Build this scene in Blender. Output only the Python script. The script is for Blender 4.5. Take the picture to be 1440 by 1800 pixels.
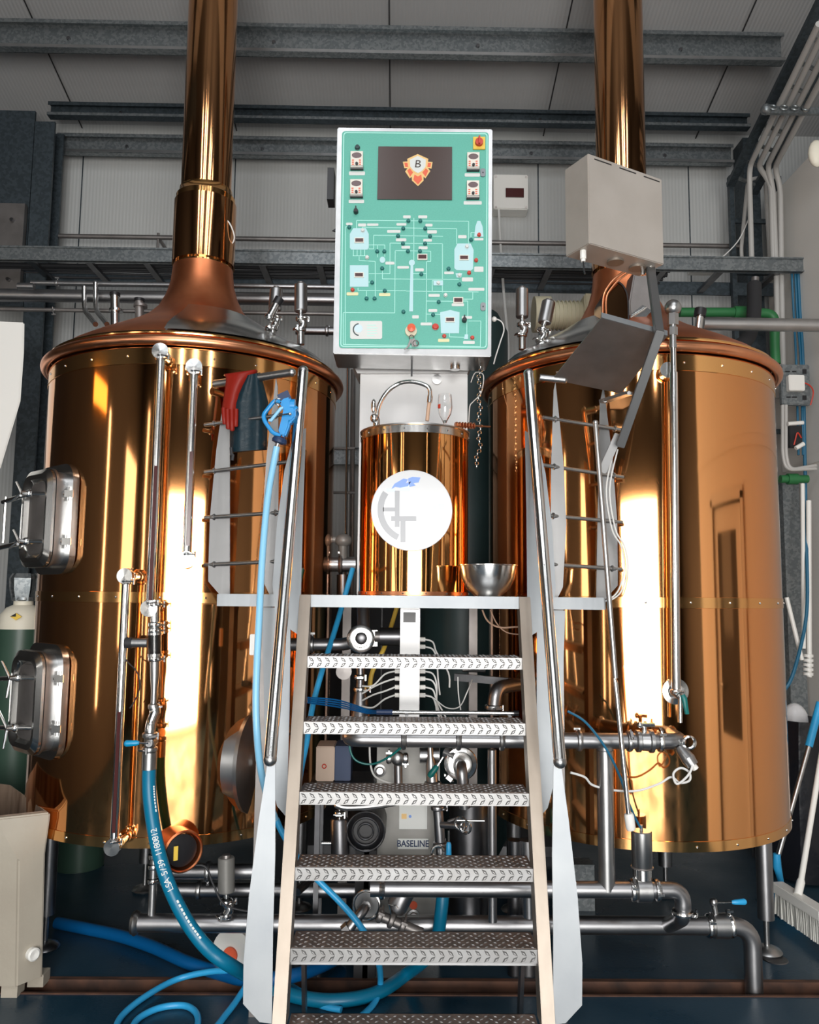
import bpy, math, random
from mathutils import Vector, Matrix
random.seed(7)
PI = math.pi
V = Vector
for _o in list(bpy.data.objects):
    bpy.data.objects.remove(_o, do_unlink=True)
scene = bpy.context.scene
COL = scene.collection

# ------------------------------------------------------------------ camera, light, exposure
F = 1400.0
YAW, PITCH, ROLL = .012, math.radians(6.0), .010
cf = V((math.sin(YAW)*math.cos(PITCH), math.cos(YAW)*math.cos(PITCH), math.sin(PITCH)))
cr = V((math.cos(YAW), -math.sin(YAW), 0))
cu = cr.cross(cf)
cr = (cr + ROLL*cu).normalized()
cu = cr.cross(cf)
EYE = V((0, 0, 1.5))
cam_data = bpy.data.cameras.new('camera')
cam = bpy.data.objects.new('camera', cam_data); COL.objects.link(cam)
cam_data.sensor_fit = 'HORIZONTAL'; cam_data.sensor_width = 36.0
cam_data.lens = 36.0*F/1440.0
cam_data.clip_start = .02
cam.matrix_world = Matrix(((cr.x, cu.x, -cf.x, EYE.x), (cr.y, cu.y, -cf.y, EYE.y), (cr.z, cu.z, -cf.z, EYE.z), (0, 0, 0, 1)))
scene.camera = cam

world = bpy.data.worlds.new('World'); scene.world = world; world.use_nodes = True
world.node_tree.nodes['Background'].inputs[0].default_value = (.80, .90, 1.0, 1)
world.node_tree.nodes['Background'].inputs[1].default_value = 1.0

def area(name, loc, rot, sx, sy, power, col):
    l = bpy.data.lights.new(name, 'AREA'); l.shape = 'RECTANGLE'; l.size = sx; l.size_y = sy
    l.energy = power; l.color = col
    o = bpy.data.objects.new(name, l); COL.objects.link(o); o.location = loc; o.rotation_euler = rot
    return o
# daylight coming in through the open roller door behind the photographer
area('roller_door_daylight', (.15, -2.62, 1.32), (PI/2, 0, 0), 2.9, 2.5, 300, (1.0, .97, .93))
# daylight through the band of windows high in the front gable
for _x, _w in ((-1.9, .28), (-.75, .14), (.35, .34), (1.7, .16)):
    area('gable_window_daylight', (_x, -2.62, 4.6), (math.radians(82), 0, 0), _w, 1.5, 12, (.92, .96, 1.0))
# fill light added at the left wall to brighten the right partition
area('side_fill_light', (-3.96, -1.35, 1.95), (0, -PI/2, 0), 1.9, 1.5, 26, (1.0, .97, .93))
# rooflights in the front slope of the roof
for _x, _w in ((-1.75, .22), (-.95, .12), (-.45, .30), (.75, .30), (1.25, .12), (2.1, .22)):
    area('rooflight_daylight', (_x, -.75, 5.70), (math.atan(.27), 0, 0), _w, 2.0, 16, (.95, .97, 1.0))

scene.view_settings.view_transform = 'Standard'
scene.view_settings.look = 'None'
scene.view_settings.exposure = 0.0
scene.view_settings.gamma = 1.0
scene.view_settings.use_curve_mapping = False

# ------------------------------------------------------------------ pixel ray helpers (a pixel plus a real depth gives a real point)
def ray(x, y): return cf + cr*((x-720)/F) - cu*((y-900)/F)
def P(x, y, Y): d = ray(x, y); return EYE + d*(Y/d.y)
def PX(x, y, X): d = ray(x, y); return EYE + d*(X/d.x)
def PZ(x, y, Z): d = ray(x, y); return EYE + d*((Z-1.5)/d.z)
def px(n, Y): return n*Y/F

# ------------------------------------------------------------------ materials
M = {}
def mat(key, col, rough=.5, metal=0.0, mottle=None, brush=None, bump=None, trans=0.0, emit=None, coat=0.0, rvar=0.0, spec=None, col2=None, ior=None, voronoi=False, stretch=(1, 1, 1)):
    m = bpy.data.materials.new(key); m.use_nodes = True; M[key] = m
    nt = m.node_tree; b = nt.nodes['Principled BSDF']; L = nt.links.new
    b.inputs['Base Color'].default_value = (*col, 1); b.inputs['Roughness'].default_value = rough
    b.inputs['Metallic'].default_value = metal; b.inputs['Transmission Weight'].default_value = trans
    b.inputs['Coat Weight'].default_value = coat
    if ior: b.inputs['IOR'].default_value = ior
    if spec is not None: b.inputs['Specular IOR Level'].default_value = spec
    if emit: b.inputs['Emission Color'].default_value = (*emit[0], 1); b.inputs['Emission Strength'].default_value = emit[1]
    tc = nt.nodes.new('ShaderNodeTexCoord'); mp = nt.nodes.new('ShaderNodeMapping'); L(tc.outputs['Object'], mp.inputs['Vector'])
    mp.inputs['Scale'].default_value = stretch
    if mottle:
        if voronoi:
            n = nt.nodes.new('ShaderNodeTexVoronoi'); n.inputs['Scale'].default_value = mottle; fac = n.outputs['Color']
            sp = nt.nodes.new('ShaderNodeSeparateColor'); L(fac, sp.inputs[0]); fac = sp.outputs[0]
        else:
            n = nt.nodes.new('ShaderNodeTexNoise'); n.inputs['Scale'].default_value = mottle; n.inputs['Detail'].default_value = 5; fac = n.outputs['Fac']
        L(mp.outputs[0], n.inputs['Vector'])
        r = nt.nodes.new('ShaderNodeValToRGB'); r.color_ramp.elements[0].position = .3; r.color_ramp.elements[1].position = .72
        r.color_ramp.elements[0].color = (*(col2 or [c*.7 for c in col]), 1); r.color_ramp.elements[1].color = (*col, 1)
        L(fac, r.inputs[0]); L(r.outputs[0], b.inputs['Base Color'])
        if rvar:
            q = nt.nodes.new('ShaderNodeMapRange'); q.inputs['To Min'].default_value = max(.02, rough-rvar); q.inputs['To Max'].default_value = rough+rvar
            L(fac, q.inputs[0]); L(q.outputs[0], b.inputs['Roughness'])
    if bump:
        sc, st, stretch2 = bump
        mp2 = nt.nodes.new('ShaderNodeMapping'); L(tc.outputs['Object'], mp2.inputs['Vector']); mp2.inputs['Scale'].default_value = stretch2
        n2 = nt.nodes.new('ShaderNodeTexNoise'); n2.inputs['Scale'].default_value = sc; n2.inputs['Detail'].default_value = 3
        L(mp2.outputs[0], n2.inputs['Vector'])
        bp = nt.nodes.new('ShaderNodeBump'); bp.inputs['Strength'].default_value = st; bp.inputs['Distance'].default_value = .01
        L(n2.outputs['Fac'], bp.inputs['Height']); L(bp.outputs[0], b.inputs['Normal'])
    return m
# polished brass-copper cladding
mat('copper_clad', (.90, .41, .15), .070, 1, coat=.4, bump=(3.0, .035, (2.2, 2.2, .35)), mottle=2.5, col2=(.86, .37, .125), rvar=.015, stretch=(1, 1, .3))
mat('brass_band', (.90, .48, .18), .12, 1, bump=(6, .03, (1, 1, 1)))
mat('copper_dome', (.84, .31, .14), .38, 1, mottle=7, col2=(.66, .20, .08), rvar=.06, bump=(9, .06, (1, 1, 1)))
mat('copper_rim', (.90, .41, .22), .30, 1, mottle=9, col2=(.78, .30, .14), rvar=.05)
mat('brass_flue', (.66, .32, .14), .10, 1, bump=(2.0, .05, (3, 3, .3)))
mat('kettle_clad', (.90, .41, .13), .075, 1, coat=.4, bump=(4.0, .03, (2.5, 2.5, .3)))
mat('steel_polished', (.74, .74, .73), .19, 1)
mat('steel_satin', (.50, .50, .50), .34, 1, bump=(30, .05, (1, 1, .1)), mottle=14, col2=(.42, .42, .42))
mat('steel_pipe', (.42, .42, .43), .36, 1, mottle=8, col2=(.34, .34, .35), rvar=.05)
mat('steel_sheet', (.26, .275, .285), .45, .7, mottle=5, col2=(.21, .225, .24), bump=(40, .04, (1, 1, .05)))
mat('steel_tan', (.34, .295, .25), .45, .7, mottle=6, col2=(.28, .24, .20), bump=(40, .05, (1, 1, .05)))
mat('box_metal', (.50, .46, .42), .5, .45, mottle=7, col2=(.44, .40, .36))
mat('steel_post', (.22, .22, .22), .42, .8, mottle=5, col2=(.18, .18, .18), bump=(40, .04, (1, 1, .05)))
mat('bright_sheet', (.50, .50, .50), .42, .5, mottle=5, col2=(.45, .45, .45), bump=(40, .04, (1, 1, .05)))
mat('steel_dark', (.22, .22, .23), .35, 1, mottle=10)
mat('steel_dull', (.30, .28, .27), .45, .8, mottle=8)
mat('tread_metal', (.34, .34, .34), .42, .8, mottle=20, col2=(.29, .285, .28))
mat('tread_top', (.36, .28, .24), .5, .8, mottle=30, col2=(.2, .16, .14))
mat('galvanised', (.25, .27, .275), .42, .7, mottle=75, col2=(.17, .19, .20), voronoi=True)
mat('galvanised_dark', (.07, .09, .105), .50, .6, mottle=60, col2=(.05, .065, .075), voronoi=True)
mat('conduit_grey', (.44, .43, .41), .45)
mat('panel_teal', (.118, .46, .365), .45, mottle=180, col2=(.105, .42, .33))
mat('line_pale', (.45, .85, .76), .5)
mat('label_white', (.68, .70, .68), .5)
mat('label_blue', (.48, .72, .76), .5)
mat('label_yellow', (.75, .72, .42), .5)
mat('screen_brown', (.045, .022, .016), .25)
mat('black', (.012, .012, .014), .4)
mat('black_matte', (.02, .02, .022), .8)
mat('rubber', (.02, .021, .024), .6)
mat('meter_face', (.78, .74, .66), .5)
mat('display_dark', (.07, .02, .02), .2)
mat('red', (.55, .04, .02), .35)
mat('orange_red', (.75, .12, .05), .4)
mat('yellow', (.8, .55, .08), .45)
mat('cream', (.74, .70, .58), .5)
mat('ivory', (.72, .68, .50), .5)
mat('gold', (.80, .52, .20), .4)
mat('white_gloss', (.66, .67, .68), .16, coat=.3)
mat('grey_print', (.34, .35, .37), .3)
mat('blue_print', (.16, .30, .72), .3)
mat('paleblue_print', (.60, .76, .92), .3)
mat('white_plastic', (.80, .79, .75), .4)
mat('tub_plastic', (.42, .38, .31), .55, mottle=4, col2=(.36, .32, .26), bump=(60, .08, (1, 1, 1)))
mat('tub_inside', (.26, .19, .14), .6, mottle=6, col2=(.10, .06, .04), stretch=(3, 3, .6))
mat('hose_teal', (.0, .155, .28), .38)
mat('hose_blue', (.0, .09, .27), .40)
mat('hose_light', (.03, .36, .70), .34)
mat('hose_pale', (.25, .56, .80), .34)
mat('gun_blue', (.01, .26, .62), .35)
mat('handle_blue', (.0, .26, .50), .35)
mat('handle_green', (.0, .14, .13), .4)
mat('green_pipe', (.02, .15, .045), .5)
mat('green_bottle', (.04, .085, .06), .4, mottle=3, col2=(.03, .065, .045))
mat('teal_vessel', (.028, .06, .062), .45, mottle=4, col2=(.02, .045, .048))
mat('glove_red', (.22, .012, .006), .42, spec=.25, bump=(25, .15, (1, 1, .4)))
mat('glove_dark', (.006, .022, .032), .40, spec=.25, bump=(30, .25, (1, 1, 1)), mottle=60, col2=(.004, .016, .024))
mat('glass', (1, 1, 1), .02, 0, trans=1.0, ior=1.45)
mat('carton', (.55, .42, .33), .6)
mat('navy', (.01, .03, .09), .5)
mat('pump_cover', (.27, .265, .25), .45, .3, mottle=12, col2=(.23, .225, .21))
mat('motor_cream', (.60, .56, .40), .5)
mat('wood_tan', (.45, .30, .16), .5)
mat('hose_tan', (.55, .36, .25), .5)
mat('rust', (.13, .055, .03), .75, mottle=10, col2=(.03, .016, .012), stretch=(1, 4, 1))
mat('door_white', (.74, .73, .70), .45)
mat('door_glass', (.10, .10, .10), .08)
mat('window_light', (1, 1, 1), .5, emit=((1.0, .95, .88), 4.0))
mat('lamp_orange', (1, .5, .1), .5, emit=((1.0, .55, .15), 3.0))
mat('ceiling_paint', (.30, .30, .295), .55, mottle=2, col2=(.27, .27, .265))
mat('partition_paint', (.80, .77, .72), .6, mottle=1.5, col2=(.77, .74, .69))
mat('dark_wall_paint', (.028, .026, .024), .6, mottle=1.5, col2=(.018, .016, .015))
mat('leather_cable', (.012, .012, .014), .5)
mat('cable_white', (.72, .72, .70), .5)
mat('cable_blue', (.01, .12, .22), .45)
mat('copper_wire', (.70, .45, .32), .35, .6)
mat('bristle', (.62, .62, .58), .8)
mat('bag_white', (.75, .76, .78), .3, bump=(15, .5, (1, 1, 1)))
mat('bag_black', (.01, .011, .015), .22, bump=(9, .7, (1, 1, 1)))
# ribbed sandwich panel for the back wall and for the roof: fine ribs by bump
def ribbed(key, col, axis, freq, rough=.5):
    m = mat(key, col, rough); nt = m.node_tree; L = nt.links.new; b = nt.nodes['Principled BSDF']
    tc = nt.nodes.new('ShaderNodeTexCoord'); sp = nt.nodes.new('ShaderNodeSeparateXYZ'); L(tc.outputs['Object'], sp.inputs[0])
    mu = nt.nodes.new('ShaderNodeMath'); mu.operation = 'MULTIPLY'; mu.inputs[1].default_value = freq; L(sp.outputs[axis], mu.inputs[0])
    si = nt.nodes.new('ShaderNodeMath'); si.operation = 'SINE'; L(mu.outputs[0], si.inputs[0])
    bp = nt.nodes.new('ShaderNodeBump'); bp.inputs['Strength'].default_value = .35; bp.inputs['Distance'].default_value = .002
    L(si.outputs[0], bp.inputs['Height']); L(bp.outputs[0], b.inputs['Normal'])
    n = nt.nodes.new('ShaderNodeTexNoise'); n.inputs['Scale'].default_value = 1.3; L(tc.outputs['Object'], n.inputs['Vector'])
    r = nt.nodes.new('ShaderNodeValToRGB'); r.color_ramp.elements[0].color = (*[c*.88 for c in col], 1); r.color_ramp.elements[1].color = (*col, 1)
    L(n.outputs['Fac'], r.inputs[0]); L(r.outputs[0], b.inputs['Base Color'])
ribbed('wall_panel', (.50, .51, .50), 0, 260)
ribbed('roof_panel', (.42, .42, .42), 0, 260)
# painted floor: dark blue epoxy with wear and damp patches
def floor_mat():
    m = mat('floor_epoxy', (.012, .035, .055), .3); nt = m.node_tree; L = nt.links.new; b = nt.nodes['Principled BSDF']
    tc = nt.nodes.new('ShaderNodeTexCoord')
    n = nt.nodes.new('ShaderNodeTexNoise'); n.inputs['Scale'].default_value = 1.7; n.inputs['Detail'].default_value = 8; L(tc.outputs['Object'], n.inputs['Vector'])
    r = nt.nodes.new('ShaderNodeValToRGB'); r.color_ramp.elements[0].position = .35; r.color_ramp.elements[1].position = .7
    r.color_ramp.elements[0].color = (.006, .030, .055, 1); r.color_ramp.elements[1].color = (.028, .062, .092, 1)
    L(n.outputs['Fac'], r.inputs[0]); L(r.outputs[0], b.inputs['Base Color'])
    q = nt.nodes.new('ShaderNodeMapRange'); q.inputs['From Min'].default_value = .35; q.inputs['From Max'].default_value = .65; q.inputs['To Min'].default_value = .16; q.inputs['To Max'].default_value = .5
    L(n.outputs['Fac'], q.inputs[0]); L(q.outputs[0], b.inputs['Roughness'])
    n2 = nt.nodes.new('ShaderNodeTexNoise'); n2.inputs['Scale'].default_value = 70; L(tc.outputs['Object'], n2.inputs['Vector'])
    bp = nt.nodes.new('ShaderNodeBump'); bp.inputs['Strength'].default_value = .12; bp.inputs['Distance'].default_value = .004
    L(n2.outputs['Fac'], bp.inputs['Height']); L(bp.outputs[0], b.inputs['Normal'])
floor_mat()

# ------------------------------------------------------------------ mesh builder
def frame(a):
    a = a.normalized(); h = V((0, 0, 1)) if abs(a.z) < .9 else V((1, 0, 0))
    x = h.cross(a).normalized(); return x, a.cross(x), a
def crom(pts, k=8, closed=False):
    pts = [V(p) for p in pts]; n = len(pts); out = []
    for i in range(n if closed else n-1):
        g = lambda j: pts[j % n] if closed else pts[min(max(j, 0), n-1)]
        a, b, c, d = g(i-1), g(i), g(i+1), g(i+2)
        for s in range(k):
            t = s/k; out.append(.5*((2*b)+(-a+c)*t+(2*a-5*b+4*c-d)*t*t+(-a+3*b-3*c+d)*t**3))
    if not closed: out.append(pts[-1])
    return out
def bendp(pts, rad, k=6):
    """polyline with its inner corners rounded"""
    pts = [V(p) for p in pts]; out = [pts[0]]
    for i in range(1, len(pts)-1):
        a, b, c = pts[i-1], pts[i], pts[i+1]
        u = (a-b); w = (c-b); r = min(rad, u.length*.49, w.length*.49); p0 = b+u.normalized()*r; p1 = b+w.normalized()*r
        for s in range(k+1):
            t = s/k; out.append(p0*(1-t)**2+b*2*t*(1-t)+p1*t*t)
    out.append(pts[-1]); return out
class MB:
    def __init__(s): s.v = []; s.f = []; s.marks = []
    def add(s, vs, fs):
        o = len(s.v); s.v += [V(q) for q in vs]; s.f += [tuple(i+o for i in f) for f in fs]; return s
    def box(s, c, d, R=None):
        c = V(c); vs = []
        for x in (-.5, .5):
            for y in (-.5, .5):
                for z in (-.5, .5):
                    q = V((x*d[0], y*d[1], z*d[2])); vs.append(c + (R @ q if R else q))
        return s.add(vs, [(0, 1, 3, 2), (4, 6, 7, 5), (0, 4, 5, 1), (2, 3, 7, 6), (0, 2, 6, 4), (1, 5, 7, 3)])
    def bb(s, x0, x1, y0, y1, z0, z1): return s.box(((x0+x1)/2, (y0+y1)/2, (z0+z1)/2), (x1-x0, y1-y0, z1-z0))
    def beam(s, a, b, w, h, up=(0, 0, 1)):
        a, b = V(a), V(b); z = (b-a); l = z.length; z.normalize(); x = V(up).cross(z)
        if x.length < 1e-4: x = V((1, 0, 0))
        x.normalize(); y = z.cross(x); R = Matrix((x, y, z)).transposed()
        return s.box((a+b)/2, (w, h, l), R)
    def tube(s, pts, r, n=12, closed=False, caps=True):
        pts = [V(p) for p in pts]
        q = [pts[0]]
        for p in pts[1:]:
            if (p-q[-1]).length > 1e-5: q.append(p)
        pts = q; m = len(pts); rr = r if isinstance(r, (list, tuple)) else [r]*m
        T = []
        for i in range(m):
            a = pts[(i-1) % m] if (closed or i > 0) else pts[0]; b = pts[(i+1) % m] if (closed or i < m-1) else pts[-1]
            T.append((b-a).normalized())
        x, y, _ = frame(T[0]); vs = []
        for i in range(m):
            t = T[i]; x = (x - t*x.dot(t)).normalized(); y = t.cross(x)
            for k in range(n):
                a = 2*PI*k/n; vs.append(pts[i] + (x*math.cos(a)+y*math.sin(a))*rr[i])
        fs = []
        for i in range(m if closed else m-1):
            j = (i+1) % m
            for k in range(n):
                l = (k+1) % n; fs.append((i*n+k, i*n+l, j*n+l, j*n+k))
        if caps and not closed: fs.append(tuple(reversed(range(n)))); fs.append(tuple(range((m-1)*n, m*n)))
        return s.add(vs, fs)
    def cyl(s, a, b, r, n=20): return s.tube([a, b], r, n)
    def lathe(s, prof, o, axis=(0, 0, 1), n=32, a0=0, a1=2*PI, caps=False):
        x, y, z = frame(V(axis)) if tuple(axis) != (0, 0, 1) else (V((1, 0, 0)), V((0, 1, 0)), V((0, 0, 1)))
        o = V(o); full = abs(a1-a0-2*PI) < 1e-6; m = n if full else n+1; vs = []
        for (r, h) in prof:
            for k in range(m):
                a = a0+(a1-a0)*k/n; vs.append(o+(x*math.cos(a)+y*math.sin(a))*max(r, 1e-5)+z*h)
        fs = []
        for i in range(len(prof)-1):
            for k in range(n):
                l = (k+1) % m if full else k+1
                fs.append((i*m+k, i*m+l, (i+1)*m+l, (i+1)*m+k))
        if caps and full: fs.append(tuple(reversed(range(m)))); fs.append(tuple(range((len(prof)-1)*m, len(prof)*m)))
        return s.add(vs, fs)
    def prism(s, poly, vec):
        poly = [V(p) for p in poly]; vec = V(vec); n = len(poly)
        return s.add(poly+[p+vec for p in poly], [tuple(range(n)), tuple(reversed(range(n, 2*n)))]+[(i, (i+1) % n, n+(i+1) % n, n+i) for i in range(n)])
    def ball(s, c, r, sc=(1, 1, 1), n=16, R=None):
        c = V(c); m = n//2; vs = []; fs = []
        for i in range(m+1):
            t = PI*i/m
            for k in range(n):
                a = 2*PI*k/n; q = V((math.sin(t)*math.cos(a)*sc[0]+1e-7, math.sin(t)*math.sin(a)*sc[1], math.cos(t)*sc[2]))*r
                vs.append(c+(R @ q if R else q))
        for i in range(m):
            for k in range(n):
                l = (k+1) % n; fs.append((i*n+k, (i+1)*n+k, (i+1)*n+l, i*n+l))
        return s.add(vs, fs)
    def torus(s, c, axis, R, r, n=32, k=10, a0=0, a1=2*PI):
        x, y, z = frame(V(axis)); c = V(c); full = abs(a1-a0-2*PI) < 1e-6
        pts = [c+(x*math.cos(a0+(a1-a0)*i/n)+y*math.sin(a0+(a1-a0)*i/n))*R for i in range(n if full else n+1)]
        return s.tube(pts, r, k, closed=full)
    def loft(s, rings, caps=True):
        n = len(rings[0]); vs = [q for r in rings for q in r]; fs = []
        for i in range(len(rings)-1):
            for k in range(n):
                l = (k+1) % n; fs.append((i*n+k, i*n+l, (i+1)*n+l, (i+1)*n+k))
        if caps: fs.append(tuple(reversed(range(n)))); fs.append(tuple(range((len(rings)-1)*n, len(rings)*n)))
        return s.add(vs, fs)
    def clamp(s, p, axis, r, w=.012, ang=0.0):
        """pipe clamp: a V-band ring with its hinge bolt and wing nut"""
        s.marks.append((len(s.v), len(s.f)))
        p = V(p); x, y, z = frame(V(axis)); d = x*math.cos(ang)+y*math.sin(ang); t = z.cross(d)
        s.lathe([(r*.98, -w*.9), (r*1.28, -w*.6), (r*1.36, 0), (r*1.28, w*.6), (r*.98, w*.9)], p, tuple(z), 24)
        q = p+d*r*1.5
        s.beam(q-t*.012, q+t*.012, w*1.3, r*.35, up=tuple(z))
        s.cyl(q-t*.022, q+t*.022, .0035, 8)
        s.beam(q+t*.022-z*.012, q+t*.022+z*.012, .005, .008)
        return s
XF = {}
def _link(o, parent, loc):
    COL.objects.link(o)
    if parent is not None: o.parent = parent
    XF[o.name] = V(loc)
def setp(o, label=None, cat=None, group=None, kind=None):
    if label: o['label'] = label
    if cat: o['category'] = cat
    if group: o['group'] = group
    if kind: o['kind'] = kind
    return o
def thing(name, label, cat, loc, group=None):
    o = bpy.data.objects.new(name, None); o.empty_display_size = .1; o.location = loc
    _link(o, None, loc); return setp(o, label, cat, group)
def build(mb, name, material, parent=None, bevel=0, label=None, ang=35, org=None):
    if name == 'clamp' and parent is not None and len(mb.marks) > 1:      # every clamp is a part of its own
        mk = [(0, 0)]+mb.marks[1:]+[(len(mb.v), len(mb.f))]; out = None
        for (v0, f0), (v1, f1) in zip(mk, mk[1:]):
            q = MB(); q.v = mb.v[v0:v1]; q.f = [tuple(i-v0 for i in f) for f in mb.f[f0:f1]]
            out = build(q, name, material, parent, bevel, label, ang)
        return out
    if parent is not None: org = XF[parent.name]
    elif org is None:
        lo = V((min(v.x for v in mb.v), min(v.y for v in mb.v), min(v.z for v in mb.v))); hi = V((max(v.x for v in mb.v), max(v.y for v in mb.v), 0))
        org = V(((lo.x+hi.x)/2, (lo.y+hi.y)/2, lo.z))
    me = bpy.data.meshes.new(name); me.from_pydata([tuple(v-org) for v in mb.v], [], mb.f); me.update()
    import bmesh
    b = bmesh.new(); b.from_mesh(me); bmesh.ops.recalc_face_normals(b, faces=b.faces)
    if bevel:
        es = [e for e in b.edges if len(e.link_faces) == 2 and e.calc_face_angle(0) > math.radians(40)]
        try: bmesh.ops.bevel(b, geom=es, offset=bevel, segments=2, affect='EDGES', clamp_overlap=True)
        except Exception: pass
    b.to_mesh(me); b.free()
    for p in me.polygons: p.use_smooth = True
    me.set_sharp_from_angle(angle=math.radians(ang))
    me.materials.append(M[material])
    o = bpy.data.objects.new(name, me)
    if parent is None: o.location = org
    _link(o, parent, org)
    if label: o['label'] = label
    return o
def one(mb, name, material, label, cat, group=None, bevel=0):
    return setp(build(mb, name, material, None, bevel), label, cat, group)
def struct(mb, name, material, bevel=0):
    return setp(build(mb, name, material, None, bevel, org=V((0, 0, 0))), kind='structure')
_fc = {}
def glyphs(txt, size):
    if (txt) in _fc: base = _fc[txt]
    else:
        cu_ = bpy.data.curves.new('lettering', 'FONT'); cu_.body = txt; cu_.size = 1; cu_.offset = .022 if txt == 'BASELINE' else 0; cu_.align_x = 'CENTER'; cu_.align_y = 'CENTER'
        ob = bpy.data.objects.new('lettering', cu_); COL.objects.link(ob)
        me = bpy.data.meshes.new_from_object(ob.evaluated_get(bpy.context.evaluated_depsgraph_get()))
        base = ([v.co.copy() for v in me.vertices], [tuple(p.vertices) for p in me.polygons])
        bpy.data.objects.remove(ob); bpy.data.meshes.remove(me); bpy.data.curves.remove(cu_); _fc[txt] = base
    return [v*size for v in base[0]], base[1]
def lettering(mb, txt, c, size, X=(1, 0, 0), Z=(0, 0, 1), sx=1.0, italic=0):
    vs, fs = glyphs(txt, size); c, X, Z = V(c), V(X).normalized(), V(Z).normalized()
    return mb.add([c+X*(v.x*sx+italic*v.y)+Z*v.y for v in vs], fs)

# ================================================================== SETTING
YB, ZE, SL = 5.4, 4.80, .27          # back wall, eave height, roof slope
def roofz(y): return ZE+SL*(YB-y) if y > .5 else ZE+SL*(YB-.5)-SL*(.5-y)
XL, XR, YF = -4.0, 2.50, -2.75
# floor in two slabs with the drain channel between them
D0, D1 = 3.175, 3.30
struct(MB().bb(XL-.1, 3.6, YF-1.5, D0, -.2, 0), 'floor', 'floor_epoxy')
struct(MB().bb(XL-.1, 3.6, D1, YB+.1, -.2, 0), 'floor', 'floor_epoxy')
m = MB(); m.bb(XL, 3.5, D0, D1, -.2, -.11); m.bb(XL, 3.5, D0, D0+.012, -.12, .004); m.bb(XL, 3.5, D1-.02, D1+.004, -.12, .006)
struct(m, 'trim_drain', 'rust')
struct(MB().bb(XL-.1, 3.6, YB, YB+.12, 0, ZE+.05), 'wall_back', 'wall_panel')
m = MB()
m.add([(XL-.1, YB+.1, ZE), (3.6, YB+.1, ZE), (3.6, .5, roofz(.5)), (XL-.1, .5, roofz(.5)), (XL-.1, YF-.1, roofz(YF)), (3.6, YF-.1, roofz(YF)),
       (XL-.1, YB+.1, ZE+.1), (3.6, YB+.1, ZE+.1), (3.6, .5, roofz(.5)+.1), (XL-.1, .5, roofz(.5)+.1), (XL-.1, YF-.1, roofz(YF)+.1), (3.6, YF-.1, roofz(YF)+.1)],
      [(0, 1, 2, 3), (3, 2, 5, 4), (6, 9, 8, 7), (9, 10, 11, 8), (0, 6, 7, 1), (4, 5, 11, 10), (0, 3, 9, 6), (3, 4, 10, 9), (1, 7, 8, 2), (2, 8, 11, 5)])
struct(m, 'ceiling', 'roof_panel')
struct(MB().prism([(XL, 2.3, roofz(2.3)-.004), (3.5, 2.3, roofz(2.3)-.004), (3.5, .5, roofz(.5)-.004), (XL, .5, roofz(.5)-.004)], (0, 0, -.004)).prism([(XL, .5, roofz(.5)-.004), (3.5, .5, roofz(.5)-.004), (3.5, YF, roofz(YF)-.004), (XL, YF, roofz(YF)-.004)], (0, 0, -.004)), 'ceiling', 'dark_wall_paint')  # dark sheet added under the unseen front roof to darken flue reflections
# panel joints
for i, x in enumerate((-3.4, -2.3, -1.2, -.1, 1.0, 2.1)):
    struct(MB().prism([(x-.004, YB, ZE-.002), (x+.004, YB, ZE-.002), (x+.004, .5, roofz(.5)-.002), (x-.004, .5, roofz(.5)-.002)], (0, 0, -.003)), 'trim_%d' % (i+1), 'black_matte')
for i, x in enumerate((-2.28, -1.2, -.12, .96, 2.04)):
    struct(MB().bb(x-.004, x+.004, YB-.003, YB, 0, ZE-.15), 'trim_%d' % (i+11), 'galvanised_dark')
# right partition wall with the office door, recess towards the front, left and front walls
struct(MB().bb(XR, XR+.1, 2.88, 5.22, 0, 4.22).bb(XR, XR+.1, 1.4, 1.98, 0, 4.22).bb(XR, XR+.1, 1.98, 2.88, 2.06, 4.22), 'wall_right', 'partition_paint')
struct(MB().bb(XR-.012, XR, 1.4, 5.1, 2.32, 2.38), 'trim_20', 'partition_paint')
struct(MB().bb(3.5, 3.6, YF, 5.4, 0, 6.5), 'wall_right_outer', 'dark_wall_paint')
struct(MB().bb(XL-.1, XL, YF, YB, 0, 6.5), 'wall_left', 'dark_wall_paint')
m = MB()
for a in ((XL, -1.3, 0, 2.6), (1.6, 3.6, 0, 2.6), (XL, 3.6, 2.6, 6.4)): m.bb(a[0], a[1], YF-.1, YF, a[2], a[3])
struct(m, 'wall_front', 'dark_wall_paint')
# office door in the right wall
d = struct(MB().bb(XR+.02, XR+.06, 2.02, 2.84, .0, .75).bb(XR+.02, XR+.06, 2.02, 2.15, .75, 2.02).bb(XR+.02, XR+.06, 2.71, 2.84, .75, 2.02).bb(XR+.02, XR+.06, 2.15, 2.71, 1.88, 2.02), 'door_1', 'door_white')
build(MB().bb(XR+.035, XR+.045, 2.15, 2.71, .75, 1.88), 'door_glass', 'door_glass', d)
build(MB().cyl((XR-.03, 2.12, 1.02), (XR+.02, 2.12, 1.02), .012).cyl((XR-.03, 2.12, 1.02), (XR-.03, 2.22, 1.02), .011), 'door_handle', 'steel_polished', d)
m = MB().bb(XR-.02, XR+.02, 1.93, 2.0, 0, 2.08).bb(XR-.02, XR+.02, 2.86, 2.93, 0, 2.08).bb(XR-.02, XR+.02, 1.93, 2.93, 2.04, 2.11)
build(m, 'door_frame', 'door_white', d)
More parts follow.
